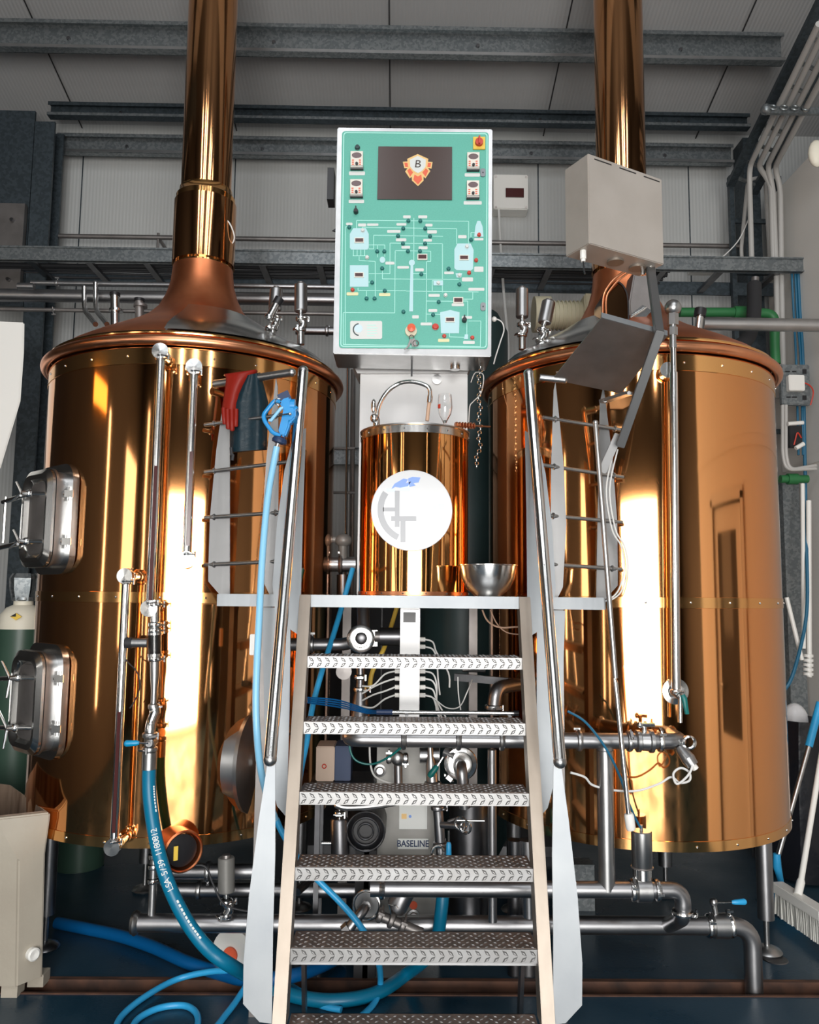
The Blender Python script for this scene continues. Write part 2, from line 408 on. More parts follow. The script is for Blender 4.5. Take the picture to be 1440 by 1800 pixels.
# narrow windows beside the roller door and in the left wall
for i, (x0, x1, z0, z1) in enumerate(((-3.35, -3.2, .2, 3.6), (-2.75, -2.66, .2, 3.9), (2.75, 2.83, .3, 3.6))):
    w = struct(MB().bb(x0, x1, YF, YF+.02, z0, z1), 'window_%d' % (i+1), 'window_light')
    build(MB().bb(x0-.03, x0, YF, YF+.03, z0, z1).bb(x1, x1+.03, YF, YF+.03, z0, z1), 'window_frame', 'steel_dark', w)
for i, (y0, y1, z0, z1) in enumerate(((.9, 1.0, .6, 3.0),)):
    w = struct(MB().bb(XL, XL+.02, y0, y1, z0, z1), 'window_%d' % (i+4), 'window_light')
# ------------------------------------------------------------ steelwork of the hall
def purlin(Y, ztop, h, x0, x1, label, dark='galvanised'):
    t = thing('steel_purlin', label, 'beam', ((x0+x1)/2, Y, ztop-h), 'galvanised roof purlins')
    m = MB()
    m.bb(x0, x1, Y, Y+.006, ztop-h, ztop); m.bb(x0, x1, Y-.045, Y+.006, ztop-.006, ztop); m.bb(x0, x1, Y-.05, Y+.004, ztop-h, ztop-h+.006); m.bb(x0, x1, Y-.052, Y-.046, ztop-h, ztop-h+.022)
    m.bb(x0, x1, Y-.047, Y-.042, ztop-.024, ztop)
    build(m, 'beam', dark, t)
    build(MB().bb(x0, x1, Y-.0535, Y-.0525, ztop-h+.002, ztop-h+.020), 'lower_lip', 'steel_satin' if dark == 'galvanised' else 'galvanised', t)
    mm = MB()
    for k in range(5):
        x = x0+(x1-x0)*(k+.5)/5
        mm.cyl((x, Y-.012, ztop-h*.5), (x, Y+.0, ztop-h*.5), .012, 8)
    build(mm, 'bolt_row', 'steel_dark', t)
purlin(4.62, roofz(4.62)-.012, .19, XL+.02, 2.35, 'galvanised roof purlin running across under the middle of the ceiling')
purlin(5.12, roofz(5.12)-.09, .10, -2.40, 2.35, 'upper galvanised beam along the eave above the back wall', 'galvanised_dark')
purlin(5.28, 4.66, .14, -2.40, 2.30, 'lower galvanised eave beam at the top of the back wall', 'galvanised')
purlin(3.3, roofz(3.3)-.012, .19, XL+.02, 2.35, 'galvanised roof purlin nearest above the tanks')
def girt(z, x0, x1, label):
    m = MB().bb(x0, x1, YB-.03, YB-.024, z, z+.12).bb(x0, x1, YB-.07, YB-.024, z, z+.006).bb(x0, x1, YB-.07, YB-.024, z+.114, z+.12)
    one(m, 'wall_girt', 'galvanised', label, 'beam', 'galvanised wall girts')
girt(2.38, -2.3, 2.3, 'galvanised girt low on the back wall behind the tanks')
# left corner column with knee bracket
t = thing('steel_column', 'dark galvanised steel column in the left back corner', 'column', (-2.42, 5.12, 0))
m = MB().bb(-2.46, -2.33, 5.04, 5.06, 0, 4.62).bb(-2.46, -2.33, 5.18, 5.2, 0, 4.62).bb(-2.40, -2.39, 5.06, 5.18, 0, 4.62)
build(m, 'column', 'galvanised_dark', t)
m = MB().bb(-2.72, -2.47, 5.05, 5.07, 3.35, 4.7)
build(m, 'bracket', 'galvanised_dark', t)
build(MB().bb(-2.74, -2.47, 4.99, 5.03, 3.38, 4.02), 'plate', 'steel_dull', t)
m = MB()
for z in (3.5, 3.7, 3.9):
    for x in (-2.66, -2.54): m.cyl((x, 4.965, z), (x, 4.99, z), .012, 8)
build(m, 'bolt_row', 'steel_dark', t)
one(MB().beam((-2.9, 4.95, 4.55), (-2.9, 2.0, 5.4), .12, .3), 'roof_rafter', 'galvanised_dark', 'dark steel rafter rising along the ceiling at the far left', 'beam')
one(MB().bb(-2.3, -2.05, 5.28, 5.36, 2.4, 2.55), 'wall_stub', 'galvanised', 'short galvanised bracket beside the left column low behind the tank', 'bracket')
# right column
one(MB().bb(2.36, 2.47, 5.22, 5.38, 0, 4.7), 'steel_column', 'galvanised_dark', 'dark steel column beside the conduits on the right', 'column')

# ================================================================== TANKS
def tank(C, nm, label, hatch=False):
    cx, cy = C; R = .655
    t = thing('brew_kettle', label, 'tank', (cx, cy, 0), 'copper clad brewing tanks')
    build(MB().lathe([(R-.02, .556), (R, .556), (R, 2.475), (R-.02, 2.475)], (cx, cy, 0), n=128), 'body', 'copper_clad', t)
    build(MB().lathe([(R-.01, .56), (.3, .53), (.0, .50)], (cx, cy, 0), n=64), 'bottom', 'steel_dark', t)
    for (z0, z1, n_) in ((.552, .592, 'bottom_band'), (1.462, 1.505, 'middle_band'), (2.405, 2.47, 'top_band')):
        build(MB().lathe([(R, z0), (R+.003, z0+.001), (R+.003, z1-.001), (R, z1)], (cx, cy, 0), n=128), n_, 'brass_band', t)
        m = MB()
        for k in range(24):
            a = 2*PI*(k+.3)/24; m.ball((cx+(R+.003)*math.cos(a), cy+(R+.003)*math.sin(a), (z0+z1)/2), .005, n=8)
        build(m, 'rivets', 'steel_polished', t)
    # rolled rim and the bead above it
    build(MB().torus((cx, cy, 2.500), (0, 0, 1), .672, .021, 128, 16), 'rim', 'copper_rim', t)
    build(MB().torus((cx, cy, 2.536), (0, 0, 1), .655, .009, 128, 10), 'rim_bead', 'brass_band', t)
    prof = [(.66, 2.505), (.645, 2.545), (.60, 2.585), (.52, 2.635), (.43, 2.685), (.34, 2.735), (.26, 2.79), (.205, 2.85), (.17, 2.92), (.15, 2.99), (.142, 3.07)]
    build(MB().lathe(prof, (cx, cy, 0), n=96), 'dome', 'copper_dome', t, ang=60)
    build(MB().lathe([(.12, 3.04), (.137, 3.045), (.137, 3.095), (.12, 3.10)], (cx, cy, 0), n=64), 'neck_ring', 'brass_band', t)
    build(MB().lathe([(.12, 3.085), (.149, 3.085), (.149, 3.40), (.142, 3.405), (.12, 3.405)], (cx, cy, 0), n=64), 'sleeve', 'brass_flue', t)
    build(MB().lathe([(.12, 3.403), (.140, 3.405), (.142, 3.43), (.128, 3.45), (.127, 3.47), (.12, 3.47)], (cx, cy, 0), n=64), 'flange', 'brass_band', t)
    build(MB().lathe([(.121, 3.40), (.121, roofz(cy)+.05)], (cx, cy, 0), n=64), 'flue', 'brass_flue', t)
    s = 1 if cx > 0 else -1
    for (dx, dy) in ((.51*s, -.19), (-.51*s, .25), (.30*s, .48)):
        x, y = cx+dx, cy+dy
        l = build(MB().cyl((x, y, .14), (x, y, .56), .034, 24), 'leg', 'steel_pipe', t)
        build(MB().cyl((x, y, .03), (x, y, .14), .012, 12).lathe([(.0, .0), (.055, .0), (.062, .008), (.055, .018), (.02, .032), (.0, .032)], (x, y, 0), n=24), 'foot', 'steel_satin', l)
    return t
LT = tank((-.973, 3.752), 'left', 'left copper brewing tank with two side hatches and a tall flue')
RT = tank((1.078, 3.745), 'right', 'right copper brewing tank reflecting an office door, behind the arm mounted box')
CL, CR_, TR = V((-.973, 3.752, 0)), V((1.078, 3.745, 0)), .655
def surf(C, x, y, off=0):
    """point where the pixel ray meets the tank shell, moved off along the normal; returns point and normal"""
    d = ray(x, y); o = EYE-C; a = d.x**2+d.y**2; b = 2*(d.x*o.x+d.y*o.y); c = o.x**2+o.y**2-(TR+off)**2
    D = max(b*b-4*a*c, 0); t_ = (-b-D**.5)/2/a; p = EYE+d*t_; n = V((p.x-C.x, p.y-C.y, 0)).normalized(); return p, n

# vertical sheathing strip on right tank (sheet seam) and a steel plate on each dome
def dome_plate(C, a0, a1, parent, name, material='steel_polished'):
    prof = [(.655, 2.552), (.610, 2.592), (.53, 2.642), (.44, 2.692), (.35, 2.742), (.27, 2.797)]
    m = MB().lathe(prof, C, n=24, a0=math.radians(a0), a1=math.radians(a1))
    m.lathe([(r-.006, z-.01) for r, z in prof], C, n=24, a0=math.radians(a0), a1=math.radians(a1))
    build(m, name, material, parent)
dome_plate(CL, -88, -20, LT, 'manway_plate')
dome_plate(CR_, -158, -120, RT, 'manway_plate')
# swing lid over the manway of the right tank
m = MB().prism([P(x, y, 3.40) for x, y in ((1059, 562), (1060, 522), (1068, 504), (1084, 492), (1097, 503), (1104, 520), (1107, 568))], (0, .16, 0))
build(m, 'manway_box', 'brass_flue', RT, bevel=.004)
ar = crom([P(1105, 568, 3.395), P(1105, 545, 3.395), P(1103, 520, 3.395), P(1096, 503, 3.395), P(1085, 494, 3.395)], 5)
build(MB().tube(ar, .004, 8), 'manway_seal', 'rubber', RT)
m = MB().tube(crom([P(1060, 560, 3.38), P(1061, 522, 3.38), P(1072, 500, 3.38), P(1088, 484, 3.38), P(1108, 472, 3.40)], 6), .0055, 10).tube(crom([P(1066, 560, 3.37), P(1066, 524, 3.37), P(1077, 504, 3.37), P(1092, 489, 3.37), P(1110, 476, 3.39)], 6), .0045, 10)
build(m, 'manway_ring', 'copper_rim', RT)
m = MB().prism([P(x, y, 3.44) for x, y in ((1106, 532), (1116, 474), (1152, 478), (1150, 545), (1128, 556), (1108, 560))], (0, .12, 0))
build(m, 'manway_lid', 'steel_dull', RT, bevel=.006)
m = MB().prism([P(x, y, 3.42) for x, y in ((1107, 565), (1109, 552), (1130, 536), (1146, 546), (1124, 571))], (0, .05, 0)).tube([P(1108, 558, 3.41), P(1136, 540, 3.41)], .005, 8)
build(m, 'hinge_plate', 'steel_polished', RT)
# copper overflow pipe in front of the manway
# ------------------------------------------------------------ hatches of the left tank
def hatch(zc, tag_):
    phi = math.radians(42); n = V((-math.sin(phi), -math.cos(phi), 0)); tt = V((-math.cos(phi), math.sin(phi), 0)); up = V((0, 0, 1))
    base = CL+n*(TR-.035)+up*zc
    W, Hh = .125, .188
    def ring(w, h, r, off):
        out = []
        for (sx, sy, a0) in ((1, 1, 0), (-1, 1, 90), (-1, -1, 180), (1, -1, 270)):
            for k in range(7):
                a = math.radians(a0+15*k); out.append(base+n*off+tt*(sx*(w-r)+r*math.cos(a))+up*(sy*(h-r)+r*math.sin(a)))
        return out
    fl = build(MB().loft([ring(W+.035, Hh+.035, .08, .02), ring(W+.035, Hh+.035, .08, .045), ring(W+.0, Hh+.0, .06, .047)]), 'hatch_flange', 'steel_polished', LT)
    h = build(MB().loft([ring(W, Hh, .06, .01), ring(W, Hh, .06, .085), ring(W+.010, Hh+.010, .065, .088), ring(W+.010, Hh+.010, .065, .098), ring(W-.01, Hh-.01, .055, .100)]), 'hatch', 'steel_satin', LT)
    build(MB().loft([ring(W+.008, Hh+.008, .065, .101), ring(W+.008, Hh+.008, .065, .112), ring(W-.012, Hh-.012, .055, .126), ring(W-.03, Hh-.03, .05, .124), ring(W-.045, Hh-.045, .05, .108)]), 'hatch_door', 'steel_polished', h)
    build(MB().loft([ring(W-.045, Hh-.045, .045, .109), ring(W-.055, Hh-.055, .04, .113)]), 'door_panel', 'steel_dull', h)
    for sz in (-1, 1):
        z = sz*.095; m = MB()
        lug = base+n*.045-tt*.140+up*z; a = base+n*.150-tt*.01+up*z; e = base+n*.165+tt*.20+up*(z-.02)
        m.cyl(lug, a, .0085, 10); m.cyl(a, e, .0095, 10); m.ball(a, .017, n=12); m.cyl(a-n*.035, a+n*.035, .010, 10)
        m.box(lug, (.035, .03, .028)); m.cyl(lug-up*.028, lug+up*.028, .007, 8)
        q = a+n*.03
        for ang in ((80, 200, 320) if tag_ == 'upper' else (60, 250)):
            dd = tt*math.cos(math.radians(ang))+up*math.sin(math.radians(ang)); m.tube([q, q+dd*(.045 if tag_ == 'upper' else .075)+n*.02], [.006, .0045], 8)
        build(m, 'clamping_bar', 'steel_polished', h)
    a = base+n*.165+tt*.175
    build(MB().cyl(a-up*.095, a+up*.095, .006, 10), 'handle', 'steel_polished', h)
hatch(P(75, 915, 3.3).z, 'upper'); hatch(P(75, 1228, 3.3).z, 'lower')

# ------------------------------------------------------------ sight tubes (parts of the tanks)
def porthole(m, C, x, y, r, off=0.05):
    p, n = surf(C, x, y); m.lathe([(0, -.02), (r, -.02), (r, off*.7), (r*1.25, off*.75), (r*1.25, off), (0, off)], p, tuple(n), 20); return p, n
def sight(C, parent, x, y0, y1, r, off, slot=None, xb=None):
    xb = xb or x
    a, n = surf(C, x, y0, off); b, _ = surf(C, xb, y1, off); b = V((a.x, a.y, b.z)) if xb == x else b
    s_ = build(MB().cyl(a, b, r, 20), 'sight_tube', 'steel_polished', parent)
    m = MB()
    for q, sg in ((a, 1), (b, -1)):
        m.clamp(q, (0, 0, 1), r*1.02, ang=.6); m.lathe([(0, -.03), (r*1.5, -.03), (r*1.5, -.012), (r*1.9, -.01), (r*1.9, .010), (0, .012)], q+V((0, 0, .02*sg))+n*.01, tuple(n), 20)
        m.cyl(q+V((0, 0, .02*sg))-n*(off+.01), q+V((0, 0, .02*sg)), r*.95, 16)
        m.clamp(q+V((0, 0, .02*sg))-n*off*.55, tuple(n), r*.95, ang=2.2)
    build(m, 'clamp', 'steel_polished', s_)
    if slot:
        z0 = P(x, slot[0], a.y).z; z1 = P(x, slot[1], a.y).z
        sv = V((0, 0, 0)); q = V((a.x, a.y, 0))+n*(r*.80)+V((n.y, -n.x, 0))*-.003
        build(MB().beam(q+V((0, 0, z0)), q+V((0, 0, z1)), r*.75, r*.6, up=tuple(n)), 'gauge_slot', 'display_dark', s_)
    return s_, a, b, n
sight(CL, LT, 283, 628, 1060, .0165, .085, slot=(820, 1055))
sight(CL, LT, 341, 655, 975, .0165, .075, slot=(795, 960))
sight(CL, LT, 222, 1022, 1478, .0155, .08, slot=(1250, 1462))
# fittings under the first tube: sight glass, camera, reducer, bend and valve down to the hose
a, n = surf(CL, 275, 1060, .085); YA = a.y
def col(name, y0, y1, r, material, parent=LT, x=272): 
    return build(MB().cyl(P(x, y0, YA), P(x, y1, YA), r, 20), name, material, parent)
s_ = col('outlet_pipe', 1055, 1110, .0185, 'steel_polished')
m = MB()
for y in (1062, 1098, 1108, 1158): m.clamp(P(272, y, YA), (0, 0, 1), .019, ang=1.0)
build(m, 'clamp', 'steel_polished', s_)
s_ = col('sight_glass', 1112, 1152, .024, 'glass')
build(MB().cyl(P(272, 1112, YA), P(272, 1116, YA), .027, 20).cyl(P(272, 1149, YA), P(272, 1154, YA), .027, 20), 'glass_ring', 'steel_polished', s_)
build(MB().cyl(P(272, 1115, YA), P(272, 1150, YA), .017, 16), 'glass_core', 'black', s_)
m = MB(); m.cyl(P(232, 1130, YA), P(260, 1130, YA), .0175, 20); s2 = build(m, 'turbidity_sensor', 'steel_satin', LT)
build(MB().cyl(P(220, 1130, YA), P(233, 1130, YA), .02, 16), 'sensor_cap', 'rubber', s2)
build(MB().tube(crom([P(220, 1136, YA), P(222, 1160, YA), P(240, 1180, YA-.02), P(246, 1205, YA-.02), P(238, 1230, YA), P(228, 1245, YA)], 6), .0025, 6), 'sensor_cable', 'rubber', s2)
m = MB().tube([P(272, 1158, YA), P(272, 1185, YA), P(271, 1215, YA), P(270, 1242, YA)], [.0175, .017, .0115, .0115], 16)
build(m, 'reducer', 'steel_satin', LT)
m = MB().tube(bendp([P(270, 1240, YA), P(273, 1252, YA), P(264, 1275, YA-.03), P(264, 1295, YA-.03)], .03), .0195, 18)
b_ = build(m, 'outlet_bend', 'steel_polished', LT)
m = MB(); m.clamp(P(270, 1242, YA), (0, 0, 1), .015, ang=2); m.clamp(P(264, 1292, YA-.03), (0, 0, 1), .021, ang=.5); m.clamp(P(263, 1317, YA-.03), (0, 0, 1), .021, ang=-.6)
m.cyl(P(264, 1290, YA-.03), P(263, 1345, YA-.03), .0205, 20)
m.lathe([(0, -.03), (.017, -.03), (.017, .024), (.012, .028), (0, .028)], P(266, 1305, YA-.035), (0, -1, 0), 16)
v_ = build(m, 'butterfly_valve', 'steel_satin', LT)
build(MB().tube([P(262, 1306, YA-.08), P(240, 1306, YA-.08)], [.004, .004], 8), 'lever', 'steel_polished', v_)
build(MB().tube([P(245, 1306, YA-.08), P(240, 1306, YA-.08), P(222, 1307, YA-.08), P(219, 1307, YA-.08)], [.006, .010, .012, .007], 12), 'lever_grip', 'handle_blue', v_)
# inspection light / motor guard at the bottom of the left tank
p, n = surf(CL, 312, 1480, .02)
x_, y_, z_ = frame(n)
g = build(MB().lathe([(.060, -.05), (.074, -.04), (.076, .06), (.070, .065), (.066, .06), (.066, -.05)], p+V((0, 0, -.02)), tuple((n+V((.5, 0, 0))).normalized()), 32), 'outlet_shroud', 'copper_dome', LT)
m = MB().lathe([(0, -.04), (.055, -.04), (.058, .045), (.03, .05), (0, .05)], p+V((0, 0, -.02)), tuple((n+V((.5, 0, 0))).normalized()), 28)
build(m, 'motor_end', 'black', g)
nn = (n+V((.5, 0, 0))).normalized(); xs, ys, zs = frame(nn)
q = p+V((0, 0, -.02))+nn*.062
build(MB().box(q+xs*-.03, (.016, .05, .002), Matrix((xs, ys, nn)).transposed()), 'warning_sticker', 'yellow', g)
# round side manhole seen edge on at the right of the left tank
p, n = surf(CL, 446, 1338, .0)
hd = V((.985, -.17, 0)); p = P(452, 1338, 3.28)-hd*.03
g = build(MB().lathe([(0, -.06), (.16, -.06), (.16, .0), (.195, .002), (.198, .018), (.165, .026), (.08, .04), (0, .044)], p+V((0, 0, 0)), tuple(hd), 40), 'side_manhole', 'steel_satin', LT)
build(MB().torus(p+hd*.075, tuple(hd), .05, .007, 24, 8).cyl(p+hd*.03, p+hd*.08, .008), 'manhole_handle', 'steel_polished', g)

# ------------------------------------------------------------ right tank: long sight pipe with cap, side port
YC = 3.03
m = MB(); m.cyl(P(1184, 655, YC), P(1189, 1218, YC), .0165, 20); m.tube([P(1182, 552, YC), P(1183, 600, YC), P(1184, 656, YC)], [.0125, .0125, .0125], 16)
s_ = build(m, 'vent_pipe', 'steel_polished', RT)
m = MB().ball(P(1183, 541, YC), .033, n=20); m.cyl(P(1183, 552, YC), P(1183, 572, YC), .022, 6); m.cyl(P(1183, 576, YC), P(1183, 590, YC), .019, 6); m.cyl(P(1183, 605, YC), P(1183, 612, YC), .016, 16).cyl(P(1183, 545, YC), P(1183, 611, YC), .0135, 16)
build(m, 'vent_cap', 'steel_satin', s_)
m = MB(); p, n = porthole(m, CR_, 1170, 655, .026, .04); build(m, 'side_port', 'steel_polished', RT)
m = MB(); p, n = surf(CR_, 1187, 1215); m.lathe([(0, 0), (.048, 0), (.05, .006), (.03, .010), (.022, .05), (0, .05)], p, tuple(n), 28); m.clamp(P(1188, 1216, YC), (0, 0, 1), .016, ang=.4)
m.cyl(P(1188, 1218, YC), P(1197, 1226, YC-.01), .012, 12); m.cyl(P(1196, 1222, YC-.01), P(1196, 1270, YC-.01), .0085, 12)
v_ = build(m, 'sample_valve', 'steel_polished', RT)
build(MB().tube([P(1200, 1222, YC-.03), P(1203, 1228, YC-.035), P(1208, 1255, YC-.035)], [.009, .011, .008], 10), 'valve_lever', 'handle_green', v_)

# ================================================================== PLATFORM WITH STAIR
PF = 2.90
wp = thing('work_platform', 'stainless steel platform with steep tread plate stair between the two copper tanks', 'platform', (.053, 2.9, 0))
def circ(C, a0, a1, k, r=TR+.008): return [V((C.x+r*math.cos(math.radians(a0+(a1-a0)*i/k)), C.y+r*math.sin(math.radians(a0+(a1-a0)*i/k)), 0)) for i in range(k+1)]
zt, zb = 1.499, 1.456
poly = [V((-.652, PF, 0)), V((.745, PF, 0)), V((.745, 3.16, 0))]
poly += [q for q in circ(CR_, 238, 160, 14) if q.x < .745]
poly += [V((.30, 4.0, 0)), V((-.2, 4.0, 0))]
poly += [q for q in circ(CL, 20, -58, 14) if q.x > -.652]
poly += [V((-.652, 3.18, 0))]
m = MB().prism([p+V((0, 0, zt)) for p in poly], (0, 0, -.008))
build(m, 'deck', 'steel_satin', wp)
m = MB().bb(-.652, .745, PF-.004, PF, zb, zt+.001).bb(-.656, -.652, PF-.004, 3.16, zb, zt).bb(.745, .749, PF-.004, 3.14, zb, zt)
build(m, 'deck_edge', 'steel_sheet', wp, bevel=.001)
# support frame below the deck down to the floor
for x in (-.50, .60):
    build(MB().bb(x-.02, x+.02, 3.02, 3.06, .0, 1.455), 'support_post', 'steel_dull', wp)
for x in (-.25, .36):
    build(MB().bb(x-.02, x+.02, 3.88, 3.92, .0, 1.49), 'support_post', 'steel_dull', wp)
# stair
RUN, RISE = .07, .214
def sy(z): return PF - (1.5-z)/RISE*RUN
XS0, XS1 = -.318, .434
for s, x0, x1 in ((-1, XS0-.04, XS0), (1, XS1, XS1+.04)):
    y0, y1 = sy(1.5), sy(.235)
    m = MB().prism([V((x0, y0-.012, 1.50)), V((x0, y0+.055, 1.50)), V((x0, y1+.075, .235)), V((x0, y1-.012, .235))], (x1-x0, 0, 0))
    build(m, 'stringer', 'steel_tan', wp, bevel=.0015)
    xm = (x0+x1)/2
    build(MB().beam((xm-s*.05, sy(.4)+.10, .42), (xm+s*.0-s*.05, sy(.4)+.22, .0), .012, .045), 'stair_leg', 'steel_dark', wp)
TD = .13
for k in range(1, 7):
    z = 1.5-RISE*k; y = PF-RUN*k
    m = MB(); m.bb(XS0, XS1, y, y+.004, z-.040, z).bb(XS0, XS1, y+.002, y+TD, z-.004, z).bb(XS0, XS1, y+TD-.004, y+TD, z-.035, z)
    tr = build(m, 'tread', 'tread_metal', wp)
    # raised lugs of the tread plate
    m = MB(); n_ = 27
    for i in range(n_):
        x = XS0+(i+.5)*(XS1-XS0)/n_
        for r_ in range(2):
            s = 1 if r_ else -1
            c = V((x, y-.0005, z-.011-.018*r_)); a = V((.0100*s, 0, .0085)); b = V((.0024*-s, 0, .0030)); o = V((0, -.0036, 0))
            m.add([c-a, c+b*1.3, c+a, c-b*1.3, c-a*.5+o, c+b*.6+o, c+a*.5+o, c-b*.6+o], [(0, 1, 5, 4), (1, 2, 6, 5), (2, 3, 7, 6), (3, 0, 4, 7), (4, 5, 6, 7)])
    build(m, 'tread_lugs', 'tread_metal', tr, ang=20)
    m = MB(); rows = 7
    for j in range(rows):
        yy = y+.010+j*(TD-.016)/rows
        for i in range(n_):
            x = XS0+(i+.5+.5*(j % 2))*(XS1-XS0)/n_
            if x > XS1-.008: continue
            s = 1 if (i+j) % 2 else -1
            c = V((x, yy+.004, z)); a = V((.007*s, .0055, 0)); b = V((-.002*s, .002, 0)); o = V((0, 0, .0028))
            m.add([c-a, c+b*1.3, c+a, c-b*1.3, c-a*.5+o, c+b*.6+o, c+a*.5+o, c-b*.6+o], [(0, 1, 5, 4), (1, 2, 6, 5), (2, 3, 7, 6), (3, 0, 4, 7), (4, 5, 6, 7)])
    build(m, 'top_lugs', 'tread_metal', tr, ang=20)
    build(MB().bb(XS0+.002, XS1-.002, y+.008, y+TD-.004, z, z+.0006), 'tread_top', 'tread_top', tr)
build(MB().bb(XS0, XS1, sy(.43)+.02, sy(.43)+.05, .375, .388), 'crossbar', 'steel_satin', wp)
# handrails and tapered sheet plates, left side by pixel outline and mirrored about the stair axis
XM = .055
def mir(p): return V((2*XM-p.x, p.y, p.z))
def plate(pts, name, material='steel_sheet', th=.005):
    for side in (0, 1):
        q = [P(x, y, Y) for x, y, Y in pts]
        if side: q = [mir(v) for v in q]
        build(MB().prism(q, (0, th, 0)), name, material, wp, bevel=.0008)
ht, hb = P(533, 652, 2.94), P(475, 1335, 2.48)
for side in (0, 1):
    a, b = (ht, hb) if not side else (mir(ht), mir(hb)); u = (b-a).normalized()
    h = build(MB().cyl(a, b, .0195, 24), 'handrail', 'steel_polished', wp)
    for e_ in (a, b): build(MB().ball(e_, .0205, n=20), 'end_cap', 'steel_satin', h)
plate([(516, 765, 2.93), (538, 752, 2.93), (533, 893, 2.91), (529, 1050, 2.89), (526, 1117, 2.885), (511, 1107, 2.885), (484, 1077, 2.885), (479, 1027, 2.89), (487, 920, 2.91), (500, 827, 2.925)], 'upper_plate')
plate([(461, 1068, 2.91), (511, 1068, 2.91), (509, 1250, 2.87), (504, 1437, 2.83), (487, 1417, 2.83), (466, 1330, 2.85)], 'middle_plate')
plate([(470, 1342, 2.57), (484, 1342, 2.57), (484, 1500, 2.55), (480, 1640, 2.53), (478, 1800, 2.50), (456, 1797, 2.50), (427, 1765, 2.50), (428, 1690, 2.50), (437, 1580, 2.53), (455, 1440, 2.56)], 'lower_plate')
# side railings standing on the platform ends
for side in (0, 1):
    f = (lambda x, y, Y: P(x, y, Y)) if not side else (lambda x, y, Y: mir(P(x, y, Y)))
    for pts in ([(398, 668), (404, 700), (404, 1066), (366, 1022), (366, 1000), (369, 907), (380, 792), (391, 715)], [(485, 664), (488, 680), (490, 813), (489, 907), (487, 1060), (481, 1061), (465, 1027), (461, 915), (468, 808), (475, 745)]):
        dz = 3.06 if pts[0][0] < 420 else 2.96
        q = [f(x, y, dz) for x, y in pts]
        if side: pass
        build(MB().prism(q, (.001, .005, 0)), 'railing_post', 'steel_post', wp, bevel=.0008)
    for (ya, yb) in ((747, 728), (830, 812), (910, 900), (993, 986)):
        r_ = build(MB().cyl(f(360, ya, 3.075), f(506, yb, 2.94), .0075, 12), 'rung', 'steel_satin', wp)
        m = MB(); a, b = f(360, ya, 3.075), f(506, yb, 2.94)
        for t_ in (.12, .86): q = a.lerp(b, t_); m.torus(q, tuple(b-a), .009, .004, 14, 6)
        build(m, 'weld', 'steel_satin', r_)
a, b = P(378, 675, 3.08), P(513, 655, 2.95)
tr = build(MB().cyl(a, b, .0155, 20).ball(b, .0165, n=16), 'top_rail', 'steel_satin', wp)
a, b = mir(P(470, 661, 2.95)), mir(P(513, 658, 2.95))
build(MB().cyl(a, b, .0135, 20).ball(a, .0140, n=16), 'top_rail', 'steel_satin', wp)

# ------------------------------------------------------------ box on its arm, folding shelf
bx = thing('instrument_box', 'sheet steel instrument box on a bent arm above a folding shelf', 'control box', P(1060, 800, 2.95))
N = P(1035, 348, 2.6); e1 = V((math.cos(.486), math.sin(.486), 0)); e2 = V((-math.sin(.486), math.cos(.486), 0))
ztp, zbt = P(1033, 269, 2.6).z, P(1036, 428, 2.6).z
w_, d_ = .352, .125
c = V((N.x, N.y, (ztp+zbt)/2))+e1*w_/2+e2*d_/2
RB = Matrix((e1, e2, V((0, 0, 1)))).transposed()
build(MB().box(c, (w_, d_, ztp-zbt), RB), 'housing', 'box_metal', bx, bevel=.003)
m = MB()
for k, fx in enumerate((.19, .52, .85)):
    m.box(V((N.x, N.y, ztp-.014))+e1*w_*fx-e2*.0005, (.078, .002, .0035), RB)
build(m, 'vent_slots', 'black', bx)
m = MB(); 
for fx, fy in ((.5, .5), (.8, .5)): m.cyl(V((N.x, N.y, zbt-.008))+e1*w_*fx+e2*d_*fy, V((N.x, N.y, zbt+.002))+e1*w_*fx+e2*d_*fy, .03, 20)
build(m, 'hinge_disc', 'steel_tan', bx)
q = V((N.x, N.y, zbt))+e1*.0+e2*.055+e1*.02
g = build(MB().cyl(q, q+V((0, 0, -.03)), .011, 10).cyl(q+V((0, 0, -.028)), q+V((0, 0, -.04)), .008, 10), 'cable_gland', 'white_plastic', bx)
build(MB().tube([q+V((0, 0, -.035)), q+V((.002, 0, -.07)), q+V((.006, 0, -.085))], .003, 6), 'cable', 'black', g)
A0 = V((N.x, N.y, zbt))+e1*w_*.86+e2*d_*.4
m = MB()
A0 = A0+e1*.03; pth = [A0, P(1159, 587, 2.60), P(1090, 785, 2.82)]
m.beam(A0+V((0, 0, .01)), pth[1], .030, .02, up=(0, 1, 0)); m.beam(pth[1]+(pth[1]-pth[2]).normalized()*.012, pth[2], .030, .02, up=(0, 1, 0))
m.beam(P(1088, 763, 2.85), P(1058, 830, 2.90), .030, .012, up=(0, 1, 0))
build(m, 'arm', 'steel_post', bx, bevel=.002)
m = MB().beam(P(1059, 706, 2.93), P(1106, 691, 2.82), .012, .036, up=(0, 1, 0)); m.cyl(P(1106, 691, 2.80), P(1106, 691, 2.85), .007).cyl(P(1064, 704, 2.90), P(1064, 704, 2.95), .007)
build(m, 'strut', 'steel_post', bx)
m = MB().cyl(A0+V((0, 0, .005)), A0+V((0, 0, -.02)), .02, 16).cyl(A0+V((-.03, -.01, .005)), A0+V((-.03, -.01, -.03)), .008, 8)
build(m, 'bolt', 'steel_polished', bx)
SQ = [P(1058, 558, 2.62), P(1174, 590, 2.66), P(1092, 692, 2.99), P(971, 667, 2.95)]
nn = (SQ[1]-SQ[0]).cross(SQ[3]-SQ[0]).normalized()
if nn.z < 0: nn = -nn
